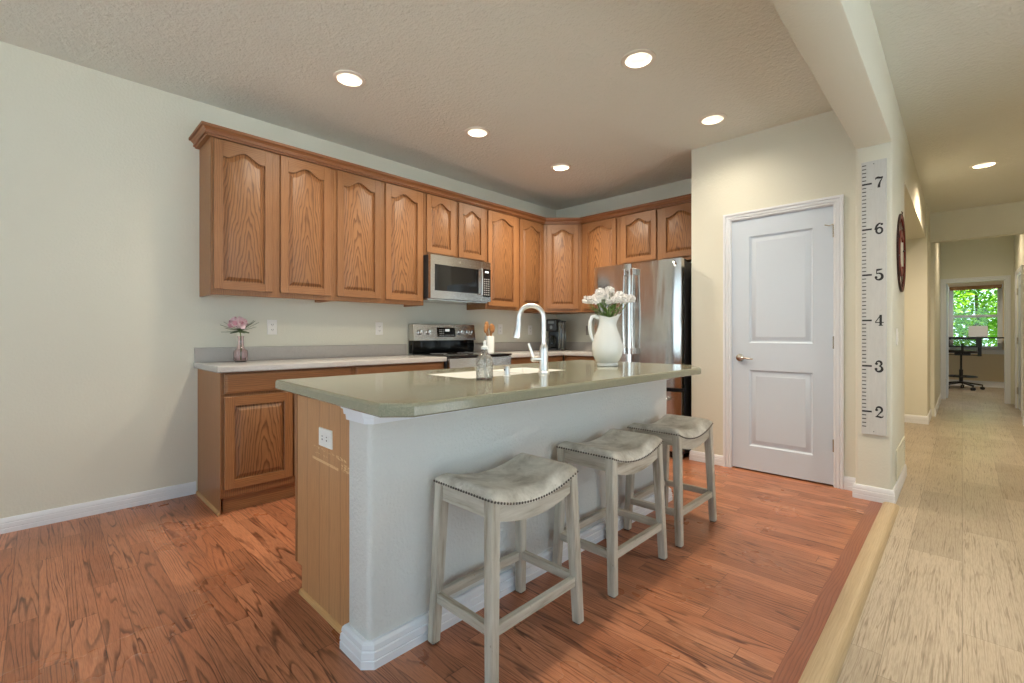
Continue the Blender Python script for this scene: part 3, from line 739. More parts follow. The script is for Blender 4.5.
def drawer(root, x0, x1, z0, z1, fy=0.0):
    m = MB(); y0 = fy - DT
    def r(i, d): return [(x0 + i, y0 + d, z0 + i), (x1 - i, y0 + d, z0 + i), (x1 - i, y0 + d, z1 - i), (x0 + i, y0 + d, z1 - i)]
    m.loops([r(0, DT - .0005), r(0, .008), r(.004, .004), r(.010, .003), r(.014, 0)], True, True)
    return m.build('drawer', M['rail'], root, smooth=20)

def upper(name, label, y0, y1, z0, z1, doors, loc, rot, depth=.305, group='oak wall cabinets'):
    t = thing(name, label, 'wall cabinet', loc, rot, group)
    m = MB(); g = .0007
    m.box(y0 + g, y1 - g, 0, .018, z0, z1, .0015, mi=0); m.box(y0 + g, y0 + .018, .018, depth - .003, z0, z1, mi=1); m.box(y1 - .018, y1 - g, .018, depth - .003, z0, z1, mi=1)
    m.box(y0 + .018, y1 - .018, .018, depth - .003, z0 + .022, z0 + .035, mi=1); m.box(y0 + .018, y1 - .018, .018, depth - .003, z1 - .02, z1 - .006, mi=1); m.box(y0 + .018, y1 - .018, depth - .012, depth - .003, z0 + .035, z1 - .02, mi=1)
    m.build('body', [M['stile'], M['side']], t, smooth=0)
    for a, b, c, d in doors: cab_door(t, a, b, c, d)
    return t
UZ0, UZ1 = 1.372, 2.432
FX = A + .305
for nm, lb, y0, y1, z0, drs in (
    ('wall_cabinet', 'tall two-door oak wall cabinet at the free end, above the pink flower vase', .785, 1.608, UZ0, [(.799, 1.163, 1.408, 2.398), (1.214, 1.583, 1.408, 2.398)]),
    ('wall_cabinet', 'tall two-door oak wall cabinet just left of the microwave', 1.608, 2.455, UZ0, [(1.634, 2.012, 1.408, 2.398), (2.060, 2.432, 1.408, 2.398)]),
    ('wall_cabinet', 'short two-door oak wall cabinet directly above the microwave', 2.455, 3.221, 1.838, [(2.479, 2.807, 1.862, 2.398), (2.855, 3.197, 1.862, 2.398)]),
    ('wall_cabinet', 'tall two-door oak wall cabinet between the microwave and the corner', 3.221, 4.147, UZ0, [(3.245, 3.672, 1.408, 2.398), (3.724, 4.118, 1.408, 2.398)])):
    upper(nm, lb, y0, y1, z0, UZ1, drs, (FX, 0, 0), PI/2)
BY = C - .305
upper('wall_cabinet', 'tall single-door oak wall cabinet between the corner and the refrigerator', -3.205, -2.690, UZ0, UZ1, [(-3.160, -2.728, 1.408, 2.398)], (0, BY, 0), 0)
upper('wall_cabinet', 'short two-door oak wall cabinet above the stainless refrigerator', -2.690, -1.719, 1.845, UZ1, [(-2.658, -2.256, 1.880, 2.398), (-2.201, -1.790, 1.880, 2.398)], (0, BY, 0), 0)
# diagonal corner cabinet
cA, cB = Vector((FX, 4.147)), Vector((-3.205, BY))
L_ = (cB - cA).length
t = thing('wall_cabinet', 'oak corner wall cabinet set diagonally above the coffee maker', 'wall cabinet', (cA.x, cA.y, 0), math.atan2(cB.y - cA.y, cB.x - cA.x), 'oak wall cabinets')
m = MB()
inv = Matrix.Rotation(-math.atan2(cB.y - cA.y, cB.x - cA.x), 2)
poly = [tuple(inv @ (Vector(p) - cA)) for p in ((cA.x, cA.y), (cB.x, cB.y), (cB.x, C - .003), (A + .003, C - .003), (A + .003, cA.y))]
g = [(p[0] * .998 + .0005, p[1] * .998 + .0005) for p in poly]
m.prism(g, 'z', UZ0, UZ1); m.build('body', [M['stile']], t, smooth=0)
cab_door(t, .035, L_ - .035, 1.408, 2.398)

# crown moulding along the tops
m = MB()
CR = [(0, 2.404), (.004, 2.404), (.006, 2.414), (.016, 2.415), (.016, 2.420), (.012, 2.424), (.015, 2.436), (.026, 2.446), (.029, 2.450), (.040, 2.451), (.041, 2.468), (0, 2.468)]
m.sweep([(o + .0215 if o else .0003, z) for o, z in CR], [(A + .001, .785), (FX, .785), (cA.x, cA.y), (cB.x, cB.y), (-1.7185, BY)])
tag(m.build('crown_molding', M['crown'], smooth=25), 'oak crown molding running along the tops of all the wall cabinets', 'molding')

# ------------------------------------------------------------------ base cabinets
def base_cab(name, label, x0, x1, loc, rot, drs, drw, depth=.570, endl=False, group='oak base cabinets', h=.872):
    t = thing(name, label, 'base cabinet', loc, rot, group); g = .0007
    m = MB()
    m.box(x0 + g, x1 - g, 0, .019, .100, h, mi=0)
    m.box(x0 + g, x0 + .018, .019, depth, 0 if not endl else .1, h, mi=1); m.box(x1 - .018, x1 - g, .019, depth, 0, h, mi=1)
    m.box(x0 + .018, x1 - .018, .019, depth, .1, .115, mi=1); m.box(x0 + .018, x1 - .018, depth - .008, depth, .115, h, mi=1); m.box(x0 + .018, x1 - .018, .019, .09, h - .02, h, mi=1)
    m.build('body', [M['stile'], M['side']], t, smooth=0)
    m = MB(); m.box(x0 + (.019 if endl else g), x1 - g, .030, .045, .0, .0985); m.build('toe_kick', M['rail'], t, smooth=0)
    if endl:
        m = MB(); m.box(x0 - .003, x0 + g - .0004, -.004, depth, .0, h); m.build('end_panel', M['side'], t, smooth=0)
        m = MB(); m.prism([(x0 - .003, 0), (x0 - .016, 0), (x0 - .015, .010), (x0 - .010, .016), (x0 - .003, .018)], 'y', .0, depth); m.build('shoe_molding', M['shoe'], t, smooth=40)
    for d in drs: cab_door(t, *d, arch=0)
    for d in drw: drawer(t, *d)
    return t
CFX = -3.255
base_cab('base_cabinet', 'oak base cabinet at the free end of the counter under the pink flower vase', .778, 1.630, (CFX, 0, 0), PI/2,
         [(.795, 1.198, .150, .722), (1.208, 1.612, .150, .722)], [(.795, 1.612, .740, .864)], endl=True)
base_cab('base_cabinet', 'oak base cabinet just left of the range', 1.630, 2.482, (CFX, 0, 0), PI/2,
         [(1.655, 2.050, .150, .722), (2.062, 2.460, .150, .722)], [(1.655, 2.460, .740, .864)])
base_cab('base_cabinet', 'oak base cabinet just right of the range', 3.262, 4.165, (CFX, 0, 0), PI/2,
         [(3.28, 3.70, .150, .722), (3.71, 4.14, .150, .722)], [(3.28, 4.14, .740, .864)])
base_cab('base_cabinet', 'oak base cabinet between the corner and the refrigerator', -3.23, -2.700, (0, 4.165, 0), 0,
         [(-3.19, -2.72, .150, .722)], [(-3.19, -2.72, .740, .864)])

# worktops
CTZ = .914
def worktop(name, label, poly, splash):
    t = thing(name, label, 'countertop', (0, 0, 0))
    m = MB()
    def ins(o): # inset a rectilinear polygon (given anticlockwise)
        P = [Vector(p) for p in poly]; out = []
        for i, p in enumerate(P):
            a = (p - P[i-1]).normalized(); b = (P[(i+1) % len(P)] - p).normalized()
            na, nb = Vector((-a.y, a.x)), Vector((-b.y, b.x)); mm = (na + nb) / max(1e-6, 1 + na.dot(nb))
            out.append(p + mm * o)
        return out
    m.loops([[(p.x, p.y, z) for p in ins(o)] for o, z in ((.004, CTZ - .040), (0, CTZ - .036), (0, CTZ - .006), (.0025, CTZ - .0015), (.006, CTZ))], True, True)
    m.build('slab', M['counter'], t, smooth=30)
    for b in splash:
        m = MB(); m.box(*b, CTZ + .0003, CTZ + .102, .002); m.build('backsplash', M['splash'], t, smooth=0)
    return t
CF = -3.215
worktop('countertop', 'pale grey speckled countertop holding the pink flower vase', [(A + .002, .752), (CF, .752), (CF, 2.482), (A + .002, 2.482)], [(A + .002, A + .020, .754, 2.462)])
worktop('countertop', 'pale grey speckled corner countertop holding the coffee maker', [(A + .002, 3.262), (CF, 3.262), (CF, 4.125), (-2.700, 4.125), (-2.700, C - .002), (A + .002, C - .002)],
        [(A + .002, A + .020, 3.264, C - .021), (A + .002, -2.702, C - .020, C - .002)])

# ================================================================== RANGE
t = thing('range', 'stainless electric range with black glass cooktop between the oak base cabinets', 'range', (-3.19, 2.487, 0), PI/2)
RW = .768   # local x 0..RW, front at y=0, back at y = .63
m = MB(); m.box(0, RW, .03, .625, .055, .905, mi=0); m.box(.03, RW - .03, .06, .6, 0, .055, mi=0); m.build('body', [M['gap']], t, smooth=0)
m = MB(); m.box(-.001, RW + .001, -.014, .56, .9065, .924, .006, seg=2); m.build('cooktop', M['blackglass'], t)
for bx, by, br in ((.2, .16, .11), (.56, .16, .09), (.2, .42, .08), (.56, .42, .10)):
    m = MB(); m.lathe([(br, .9242), (br, .9248), (br - .004, .9248), (br - .004, .9242)], 36, (bx, by, 0), close=True); m.build('burner_ring', M['legend'], t)
m = MB(); m.loops([[(0.002, y, z), (RW - .002, y, z)] for y, z in ((.56, .924), (.555, .96), (.553, 1.0), (.556, 1.046), (.565, 1.05), (.628, 1.05), (.628, .924))] + [[(0.002, .56, .924), (RW - .002, .56, .924)]], False, False, closed=False)
m.prism([(.56, .924), (.555, .96), (.553, 1.0), (.556, 1.046), (.565, 1.05), (.628, 1.05), (.628, .924)], 'x', 0.002, RW - .002)
m.build('riser', M['blackglass'], t)
m = MB(); m.prism([(.532, 1.051), (.552, 1.206), (.560, 1.212), (.628, 1.212), (.628, 1.051)], 'x', 0, RW); m.build('backguard', M['steel'], t, smooth=20)
sl = (.552 - .532)/(1.206 - 1.051); fy = lambda z: .532 + (z - 1.051) * sl
m = MB(); q = [(.275, 1.085), (.500, 1.085), (.500, 1.178), (.275, 1.178)]
m.loops([[(x, fy(z) - .0005, z) for x, z in q], [(x, fy(z) - .0035, z) for x, z in q]], True, True); cp = m.build('control_panel', M['blackglass'], t, smooth=0)
m = MB()
for r_ in range(4):
    for c_ in range(3): m.box(.300 + c_*.022, .312 + c_*.022, fy(1.10 + r_*.018) - .0055, fy(1.10 + r_*.018) - .003, 1.098 + r_*.018, 1.104 + r_*.018)
for c_ in range(5): m.box(.372 + c_*.022, .384 + c_*.022, fy(1.10) - .0055, fy(1.10) - .003, 1.098, 1.104)
o = m.build('buttons', M['legend'], cp, smooth=0); o.location = o.location - cp.location
m = MB(); m.box(.372, .425, fy(1.15) - .006, fy(1.15) - .003, 1.140, 1.162); o = m.build('clock_display', M['display'], cp, smooth=0); o.location = o.location - cp.location
for kx in (.070, .165, .565, .635, .705):
    m = MB(); m.lathe([(.0, 0), (.026, 0), (.026, .006), (.021, .010), (.019, .030), (.0, .032)], 24, cap0=False, cap1=False); m.box(-.003, .003, -.019, .019, .030, .038)
    bmesh.ops.rotate(m.bm, verts=m.bm.verts, matrix=Matrix.Rotation(PI/2, 3, 'X')); bmesh.ops.translate(m.bm, verts=m.bm.verts, vec=(kx, fy(1.132) - .001, 1.132))
    m.build('knob', M['chrome'], t)
m = MB(); m.box(.004, RW - .004, -.004, .03, .17, .80, .004); d = m.build('oven_door', M['steel'], t)
m = MB(); m.box(.13, RW - .13, -.007, -.003, .30, .62, .002); o = m.build('window', M['blackglass'], d); o.location = o.location - d.location
m = MB(); m.tube([(.05, -.05, .745), (RW - .05, -.05, .745)], .011, 12)
for hx in (.06, RW - .06): m.tube([(hx, -.05, .745), (hx, -.003, .745)], .009, 8)
o = m.build('handle', M['steel'], d); o.location = o.location - d.location
m = MB(); m.box(.002, RW - .002, -.008, .03, .81, .900, .004); m.build('front_rail', M['steel'], t)
m = MB(); m.box(.004, RW - .004, -.002, .03, .06, .16, .004); m.build('storage_drawer', M['steel'], t)

# ================================================================== MICROWAVE
t = thing('microwave', 'stainless over-the-range microwave under the short oak wall cabinet', 'microwave', (A + .405, 2.462, 1.425), PI/2)
MW, MH, MD = .740, .410, .395
m = MB(); m.box(0, MW, .035, MD, .012, MH, .003); m.build('body', M['gap'], t)
m = MB(); m.box(.002, MW - .002, .05, MD - .01, 0, .0115); m.build('underside_vent', M['steel'], t)
# door: steel frame with dark window (x 0..0.60), control column to the right
m = MB(); o_ = [(0, 0, .014), (.618, 0, .014), (.618, 0, MH), (0, 0, MH)]; hzz = [(.045, 0, .085), (.575, 0, .085), (.575, 0, .325), (.045, 0, .325)]
m.fill(o_, [hzz]); m.loops([o_, [(a, .034, c) for a, b, c in o_]], False, True); m.loops([hzz, [(a, .008, c) for a, b, c in hzz]], False, False)
d = m.build('door', M['steel'], t, smooth=0)
m = MB(); m.box(.046, .574, .004, .012, .086, .324); o = m.build('window', M['blackglass'], d, smooth=0); o.location = o.location - d.location
m = MB(); m.tube([(.592, -.034, .075), (.592, -.038, .2), (.592, -.034, .335)], .010, 12)
for hz in (.085, .325): m.tube([(.592, -.034, hz), (.592, -.001, hz)], .008, 8)
o = m.build('handle', M['steel'], d); o.location = o.location - d.location
m = MB(); m.lathe([(.0, 0), (.013, 0), (.012, .002), (0, .002)], 24, cap0=False, cap1=False); bmesh.ops.rotate(m.bm, verts=m.bm.verts, matrix=Matrix.Rotation(PI/2, 3, 'X')); bmesh.ops.translate(m.bm, verts=m.bm.verts, vec=(.34, -.0002, .368))
o = m.build('emblem', M['chrome'], d); o.location = o.location - d.location
m = MB(); m.box(.620, MW, 0, .034, .014, MH, .002); cp = m.build('control_column', M['steel'], t, smooth=0)
m = MB(); m.box(.634, MW - .006, -.003, .001, .06, .34); kp = m.build('keypad', M['blackglass'], cp, smooth=0); kp.location = kp.location - cp.location
m = MB()
for r_ in range(8):
    for c_ in range(3): m.box(.646 + c_*.028, .660 + c_*.028, -.005, -.002, .078 + r_*.022, .087 + r_*.022)
o = m.build('keys', M['legend'], cp, smooth=0); o.location = o.location - cp.location

m = MB(); m.box(.658, .705, -.005, -.002, .300, .318); o = m.build('clock_display', M['display'], cp, smooth=0); o.location = o.location - cp.location

# ================================================================== REFRIGERATOR
FY = 3.925
t = thing('refrigerator', 'stainless french-door refrigerator beside the pantry wall', 'refrigerator', (0, FY, 0))
FL, FG, FR_ = -2.672, -2.253, -1.765
m = MB(); m.box(FL + .01, FR_ - .012, .075, .78, .04, 1.765, .004); m.build('body', M['gap'], t)
m = MB(); m.box(FL + .03, FR_ - .03, .05, .12, .004, .06); m.build('base_grille', M['black'], t)
def fr_door(x0, x1, z0, z1, nm='door'):
    m = MB(); n = 10; bow = .006
    def ring(i):
        return [(x0 + i, z0 + i), (x1 - i, z0 + i), (x1 - i, z1 - i), (x0 + i, z1 - i)]
    # gently bowed front: columns across the width
    cols = []
    for k in range(n + 1):
        u = k / n; e = 4 * u * (1 - u)
        y = -bow * e + (.010 if k in (0, n) else 0)
        cols.append([(x0 + (x1 - x0) * u, y, z0), (x0 + (x1 - x0) * u, y, z1)])
    for a, b in zip(cols, cols[1:]):
        m.loops([[a[0], b[0], b[1], a[1]]], True, False)
    m.loops([[(x0, .010, z0), (x0, .010, z1)], [(x0, .07, z0), (x0, .07, z1)], [(x1, .07, z0), (x1, .07, z1)], [(x1, .010, z0), (x1, .010, z1)]], False, False, closed=False)
    for z in (z0, z1):
        m.bm.faces.new([m.bm.verts.new(p) for p in [(c[0][0], c[0][1], z) for c in cols] + [(x1, .07, z), (x0, .07, z)]])
    bmesh.ops.remove_doubles(m.bm, verts=m.bm.verts, dist=1e-5)
    return m.build(nm, M['steelv'], t, smooth=25)
DZ0, DZ1 = .845, 1.783
dl = fr_door(FL, FG - .003, DZ0, DZ1); dr = fr_door(FG + .003, FR_, DZ0, DZ1)
def fr_handle(d, x):
    m = MB(); m.tube([(x, -.052, .955), (x, -.062, 1.15), (x, -.065, 1.33), (x, -.062, 1.5), (x, -.052, 1.70)], .0125, 12)
    h = m.build('handle', M['steelv'], d); h.location = h.location - d.location
    for hz in (.955, 1.70):
        m = MB(); m.box(x - .015, x + .015, -.068, -.002, hz - .035, hz + .028, .004); q = m.build('handle_mount', M['chrome'], d); q.location = q.location - d.location
fr_handle(dl, FG - .045); fr_handle(dr, FG + .045)
m = MB(); m.lathe([(0, 0), (.019, 0), (.019, .002), (.017, .003), (.015, .002), (0, .002)], 28, cap0=False, cap1=False)
bmesh.ops.rotate(m.bm, verts=m.bm.verts, matrix=Matrix.Rotation(PI/2, 3, 'X')); bmesh.ops.translate(m.bm, verts=m.bm.verts, vec=(FR_ - .055, -.0015, 1.735))
q = m.build('emblem', M['chrome'], dr); q.location = q.location - dr.location
for z0, z1 in ((.635, .833), (.07, .600)):
    d = fr_door(FL, FR_, z0, z1, 'drawer')
    m = MB(); zz = z1 - .065; m.tube([(FL + .10, -.055, zz), ((FL + FR_)/2, -.062, zz), (FR_ - .10, -.055, zz)], .012, 12)
    for hx in (FL + .11, FR_ - .11): m.box(hx - .014, hx + .014, -.060, -.002, zz - .012, zz + .012, .003)
    h = m.build('handle', M['steelv'], d); h.location = h.location - d.location
m = MB(); m.box(FR_ - .09, FR_ - .02, .03, .16, 1.766, 1.79, .004); m.build('hinge_cover', M['gap'], t)

# ================================================================== ISLAND
IX0, IXP, IXW, IY0, IY1 = -2.095, -1.548, -1.412, .790, 2.936
IZ = .872
t = thing('kitchen_island', 'kitchen island with oak end panel and white textured knee wall', 'kitchen island', (0, 0, 0))
m = MB(); m.box(IXP, IXW, IY0 - .025, IY1, 0, IZ, bevel=.020, seg=4, edges=lambda a, b: abs(a.z - b.z) > .5 and min(a.x, b.x) > IXP + .05)
m.build('knee_wall', M['knee'], t, smooth=50)
m = MB(); m.prism([(IX0, .113), (IX0 + .062, .113), (IX0 + .062, .0), (IXP - .001, .0), (IXP - .001, IZ), (IX0, IZ)], 'y', IY0, IY0 + .018); m.build('end_panel', M['endpanel'], t, smooth=0)
m = MB(); m.box(IX0 - .004, IX0 + .014, IY0 - .003, IY0 + .02, .115, IZ); m.build('corner_stile', M['stile'], t, smooth=0)
m = MB(); m.prism([(IY0, 0), (IY0 - .014, 0), (IY0 - .013, .010), (IY0 - .008, .016), (IY0, .018)], 'x', IX0 + .062, IXP - .012); m.build('shoe_molding', M['shoe'], t, smooth=40)
m = MB(); m.box(IX0 + .002, IXP - .001, IY0 + .019, IY1 - .02, .113, .66); m.box(IX0 + .062, IXP - .001, IY0 + .019, IY1 - .02, 0, .113); m.box(IX0 + .002, IX0 + .02, IY0 + .019, IY1 - .02, .66, IZ); m.build('carcass', M['side'], t, smooth=0)
m = MB(); m.box(IX0, IXP - .001, IY1 - .019, IY1, .113, IZ); m.build('far_end_panel', M['side'], t, smooth=0)
ib = [(0, 0), (.024, 0), (.024, .026), (.021, .029), (.024, .033), (.022, .054), (.018, .058), (.020, .062), (.018, .076), (.010, .085), (0, .086)]
IP = [(IXP - .001, IY0 - .001), (IXP - .001, IY0 - .025), (IXW - .018, IY0 - .025), (IXW, IY0 - .007), (IXW, IY1), (IXP, IY1)]
m = MB(); m.sweep(ib, IP); m.build('baseboard', M['white'], t, smooth=25)
icp = [(0, .806), (.008, .808), (.009, .826), (.014, .828), (.016, .846), (.021, .848), (.023, IZ - .001), (0, IZ - .001)]
m = MB(); m.sweep(icp, IP); m.build('cap_molding', M['white'], t, smooth=25)
# working side: doors facing the range
hid = thing('island_fronts', '', '', (IX0, 0, 0), -PI/2)
for k in range(4):
    a = -(IY1 - .03) + k * .525
    for dd in (cab_door(hid, a, a + .50, .15, .70, arch=0), drawer(hid, a, a + .50, .72, .852)):
        mw = Matrix.Translation((IX0, 0, 0)) @ Matrix.Rotation(-PI/2, 4, 'Z') @ dd.matrix_basis
        dd.parent = t; dd.matrix_basis = mw
bpy.data.objects.remove(hid)

# island worktop with the sink cut-out
TX0, TX1, TY0, TY1 = -2.120, -1.108, .690, 2.940
SX0, SX1, SY0, SY1 = -1.905, -1.560, 1.325, 2.055
ZT = .912
t = thing('island_countertop', 'grey-green speckled stone countertop with clipped corners on the island', 'countertop', (0, 0, 0))
ch = .068
out = [(TX0, TY0 + .022), (TX1 - ch, TY0 - .022), (TX1, TY0 - .022 + ch * 1.07), (TX1, TY1 - .20), (TX1 - .145, TY1), (TX0, TY1)]
m = MB()
def inset(poly, o):
    P = [Vector(p) for p in poly]; r = []
    for i, p in enumerate(P):
        a = (p - P[i-1]).normalized(); b = (P[(i+1) % len(P)] - p).normalized()
        na, nb = Vector((-a.y, a.x)), Vector((-b.y, b.x)); r.append(p + (na + nb) / (1 + na.dot(nb)) * o)
    return r
prof = [(.006, ZT - .040), (0, ZT - .035), (0, ZT - .010), (.003, ZT - .003), (.008, ZT)]
m.loops([[(p.x, p.y, z) for p in inset(out, o)] for o, z in prof], False, False)
hole = [(SX0, SY0), (SX1, SY0), (SX1, SY1), (SX0, SY1)]
def rounded(poly, r, n=5):
    (x0, y0), (x1, y1) = poly[0], poly[2]; o = []
    for cx, cy, a0 in ((x1 - r, y1 - r, 0), (x0 + r, y1 - r, 90), (x0 + r, y0 + r, 180), (x1 - r, y0 + r, 270)):
        o += [(cx + r * math.cos(math.radians(a0 + 90*k/n)), cy + r * math.sin(math.radians(a0 + 90*k/n))) for k in range(n + 1)]
    return o
rh = rounded(hole, .03)
m.fill([(p.x, p.y, ZT) for p in inset(out, .008)], [[(x, y, ZT) for x, y in rh]])
m.fill([(p.x, p.y, ZT - .040) for p in inset(out, .006)], [[(x, y, ZT - .040) for x, y in rh]])
m.loops([[(x, y, ZT) for x, y in rh], [(x, y, ZT - .040) for x, y in rh]], False, False)
bmesh.ops.remove_doubles(m.bm, verts=m.bm.verts, dist=1e-5)
m.build('slab', M['islandtop'], t, smooth=20)

# sink
t = thing('sink', 'white double-bowl sink set in the island countertop', 'sink', ((SX0+SX1)/2, (SY0+SY1)/2, ZT))
cx, cy = (SX0+SX1)/2, (SY0+SY1)/2
def rr(x0, x1, y0, y1, z, r): return [(x - cx, y - cy, z) for x, y in rounded([(x0, y0), (x1, y0), (x1, y1), (x0, y1)], r)]
m = MB()
yd = SY0 + .40
m.fill(rr(SX0 + .001, SX1 - .001, SY0 + .001, SY1 - .001, -.003, .029), [rr(SX0 + .012, SX1 - .012, SY0 + .012, yd - .012, -.003, .028), rr(SX0 + .012, SX1 - .012, yd + .012, SY1 - .012, -.003, .028)])
for a, b in ((SY0 + .012, yd - .012), (yd + .012, SY1 - .012)):
    m.loops([rr(SX0 + .012, SX1 - .012, a, b, -.003, .028), rr(SX0 + .016, SX1 - .016, a + .004, b - .004, -.012, .028), rr(SX0 + .028, SX1 - .028, a + .016, b - .016, -.17, .03), rr(SX0 + .05, SX1 - .05, a + .04, b - .04, -.19, .03)], False, True)
m.loops([rr(SX0 + .001, SX1 - .001, SY0 + .001, SY1 - .001, -.003, .029), rr(SX0 + .001, SX1 - .001, SY0 + .001, SY1 - .001, -.205, .029)], False, True)
bmesh.ops.remove_doubles(m.bm, verts=m.bm.verts, dist=1e-5)
m.build('basin', M['sinkwhite'], t, smooth=40)
for yy in (SY0 + .2, yd + .16):
    m = MB(); m.lathe([(0, 0), (.040, 0), (.042, .003), (.03, .004), (.028, .001), (0, .001)], 24, (0, yy - cy, -.189), cap0=False, cap1=False); m.build('drain', M['nickel'], t)

# faucet
t = thing('faucet', 'tall satin nickel gooseneck faucet behind the island sink', 'faucet', (-1.522, 1.79, ZT))
m = MB(); m.lathe([(.0, 0), (.030, 0), (.030, .006), (.024, .012), (.0225, .05), (.0225, .125), (.018, .14), (.015, .145), (.0, .145)], 24, cap0=False, cap1=False); m.build('base', M['faucet'], t)
dirv = Vector((-.80, -.60, 0)).normalized()
pts = [Vector((0, 0, .14)), Vector((0, 0, .21)), Vector((0, 0, .279))]
R0 = .064
for k in range(1, 15):
    a = PI * k / 14 * 1.02
    pts.append(Vector((0, 0, .279)) + dirv * (R0 * (1 - math.cos(a))) + Vector((0, 0, R0 * math.sin(a))))
m = MB(); m.tube([tuple(p) for p in pts], .0125, 14); m.build('neck', M['faucet'], t)
e = pts[-1]; dd = (pts[-1] - pts[-2]).normalized()
m = MB(); m.tube([tuple(e), tuple(e + dd * .02), tuple(e + dd * .045), tuple(e + dd * .085 + dirv * .004), tuple(e + dd * .097 + dirv * .006)], [.0128, .0145, .0155, .021, .0205], 16); m.build('spray_head', M['faucet'], t)
hd = Vector((-.50, -.72, 0)).normalized()
m = MB(); m.tube([tuple(hd * .015 + Vector((0, 0, .072))), tuple(hd * .05 + Vector((0, 0, .072)))], .014, 12); m.ball(tuple(hd * .052 + Vector((0, 0, .072))), .0165, 12, 8)
m.tube([tuple(hd * .052 + Vector((0, 0, .075))), tuple(hd * .062 + Vector((0, 0, .105))), tuple(hd * .078 + Vector((0, 0, .150)))], [.010, .008, .0065], 10); m.build('handle', M['faucet'], t)

t = thing('air_gap', 'short satin metal cylinder cap between the glass soap bottle and the faucet', 'sink fitting', (-1.522, 1.525, ZT))
m = MB(); m.lathe([(0, 0), (.018, 0), (.018, .003), (.0135, .006), (.0135, .044), (.011, .049), (0, .050)], 20, cap0=False, cap1=False); m.build('cap', M['faucet'], t)
m = MB(); m.box(-.004, .004, -.016, -.0125, .028, .036); m.build('vent_slot', M['slot'], t, smooth=0)

t = thing('soap_dispenser', 'clear crackled-glass soap bottle with pump on the island edge of the sink', 'soap dispenser', (-1.492, 1.358, ZT))
m = MB(); m.lathe([(0, 0), (.034, 0), (.037, .004), (.037, .075), (.034, .092), (.024, .107), (.014, .116), (.0125, .130), (.0105, .130), (.012, .114), (.022, .104), (.032, .089), (.0345, .075), (.0345, .006), (0, .004)], 32, cap0=False, cap1=False); bt = m.build('bottle', M['clearglass'], t)
m = MB(); m.lathe([(0, .131), (.0145, .131), (.0145, .143), (.006, .146), (.005, .160), (0, .160)], 16, cap0=False, cap1=False)
m.tube([(0, 0, .155), (0, 0, .162), (-.010, .012, .165), (-.022, .027, .161)], [.005, .006, .0055, .004], 10); m.build('pump', M['plate'], t)
m = MB(); m.tube([(0, 0, .131), (.004, 0, .06), (.010, 0, .010)], .0022, 6); m.build('dip_tube', M['plate'], t)

# pitcher of flowers
PX, PY = -1.585, 2.475
t = thing('pitcher', 'white ceramic pitcher with looped handle holding the white flowers', 'pitcher', (PX, PY, ZT))
hdir = Vector((-.70, -.71, 0))       # handle side
prof = [(.0, 0), (.062, 0), (.066, .004), (.064, .014), (.060, .020), (.074, .036), (.090, .070), (.097, .105), (.094, .140), (.080, .185), (.063, .225), (.053, .255), (.050, .275), (.055, .298), (.062, .312)]
n = 40; ls = []
def lip(i, r, z):
    a = 2*PI*i/n; dx, dy = math.cos(a), math.sin(a)
    k = -(dx * hdir.x + dy * hdir.y)       # 1 at the spout
    s_ = max(0.0, (z - .25) / .062)
    sp = max(0.0, k) ** 4 * s_
    return (dx * (r + .030 * sp), dy * (r + .030 * sp), z + .020 * sp - .012 * s_ * (1 - abs(k)) + .004 * s_ * max(0, -k))
for r, z in prof[1:]: ls.append([lip(i, r, z) for i in range(n)])
for r, z in [(.058, .311), (.051, .297), (.046, .275), (.049, .255), (.059, .225)]: ls.append([lip(i, r, z) for i in range(n)])
m = MB(); m.loops(ls, True, True); m.build('body', M['ceramic'], t, smooth=60)
H = lambda o, z: tuple(hdir * o + Vector((0, 0, z)))
m = MB(); m.tube([H(.052, .295), H(.075, .312), H(.096, .305), H(.108, .280), H(.110, .245), H(.106, .205), H(.098, .175), H(.088, .158), H(.082, .150)], [.008, .009, .009, .009, .009, .0085, .008, .008, .007], 12, flat=1.3); m.build('handle', M['ceramic'], t)
# flower bouquet
t = thing('flower_bouquet', 'bunch of ruffled white flowers on green stems in the white pitcher', 'flowers', (PX, PY, ZT))
random.seed(11)
heads = []
tgt = [(-.125, .0, .405), (-.075, .03, .425), (-.03, -.05, .43), (.02, .02, .468), (.075, -.04, .435), (.125, .02, .425), (.10, .06, .44), (-.09, -.06, .40), (.045, -.085, .402), (-.02, .075, .44), (.155, -.02, .412), (-.055, -.02, .455), (.03, .06, .45), (-.005, -.095, .395), (.10, -.07, .40), (-.13, .05, .41)]
RX = Vector((math.cos(YAW), math.sin(YAW), 0)); RY = Vector((-math.sin(YAW), math.cos(YAW), 0))
for a, b, c in tgt:
    P = RX * (a * .88) + RY * b + Vector((0, 0, c)); heads.append(P)
    st = MB(); base = Vector((P.x * .18, P.y * .18, .22))
    st.tube([tuple(base), tuple(base.lerp(P, .5) + Vector((0, 0, .02))), tuple(P)], .0022, 6)
    s_ = st.build('stem', M['green'], t)
    fl = MB(); R1 = random.uniform(.030, .038)
    for k in range(70):
        u = random.uniform(-.45, 1); th = random.uniform(0, 2*PI); q = math.sqrt(max(0, 1 - u*u))
        dvec = Vector((q * math.cos(th), q * math.sin(th), u))
        fl.petal(P + dvec * R1 * .35, dvec + Vector((random.uniform(-.3, .3), random.uniform(-.3, .3), random.uniform(-.2, .3))), (random.uniform(-1, 1), random.uniform(-1, 1), random.uniform(-1, 1)), R1 * .62, R1 * .40, .5)
    fl.ball(P, R1 * .55, 8, 6)
    f_ = fl.build('blossom', M['petal'], t, smooth=60, norm=False)
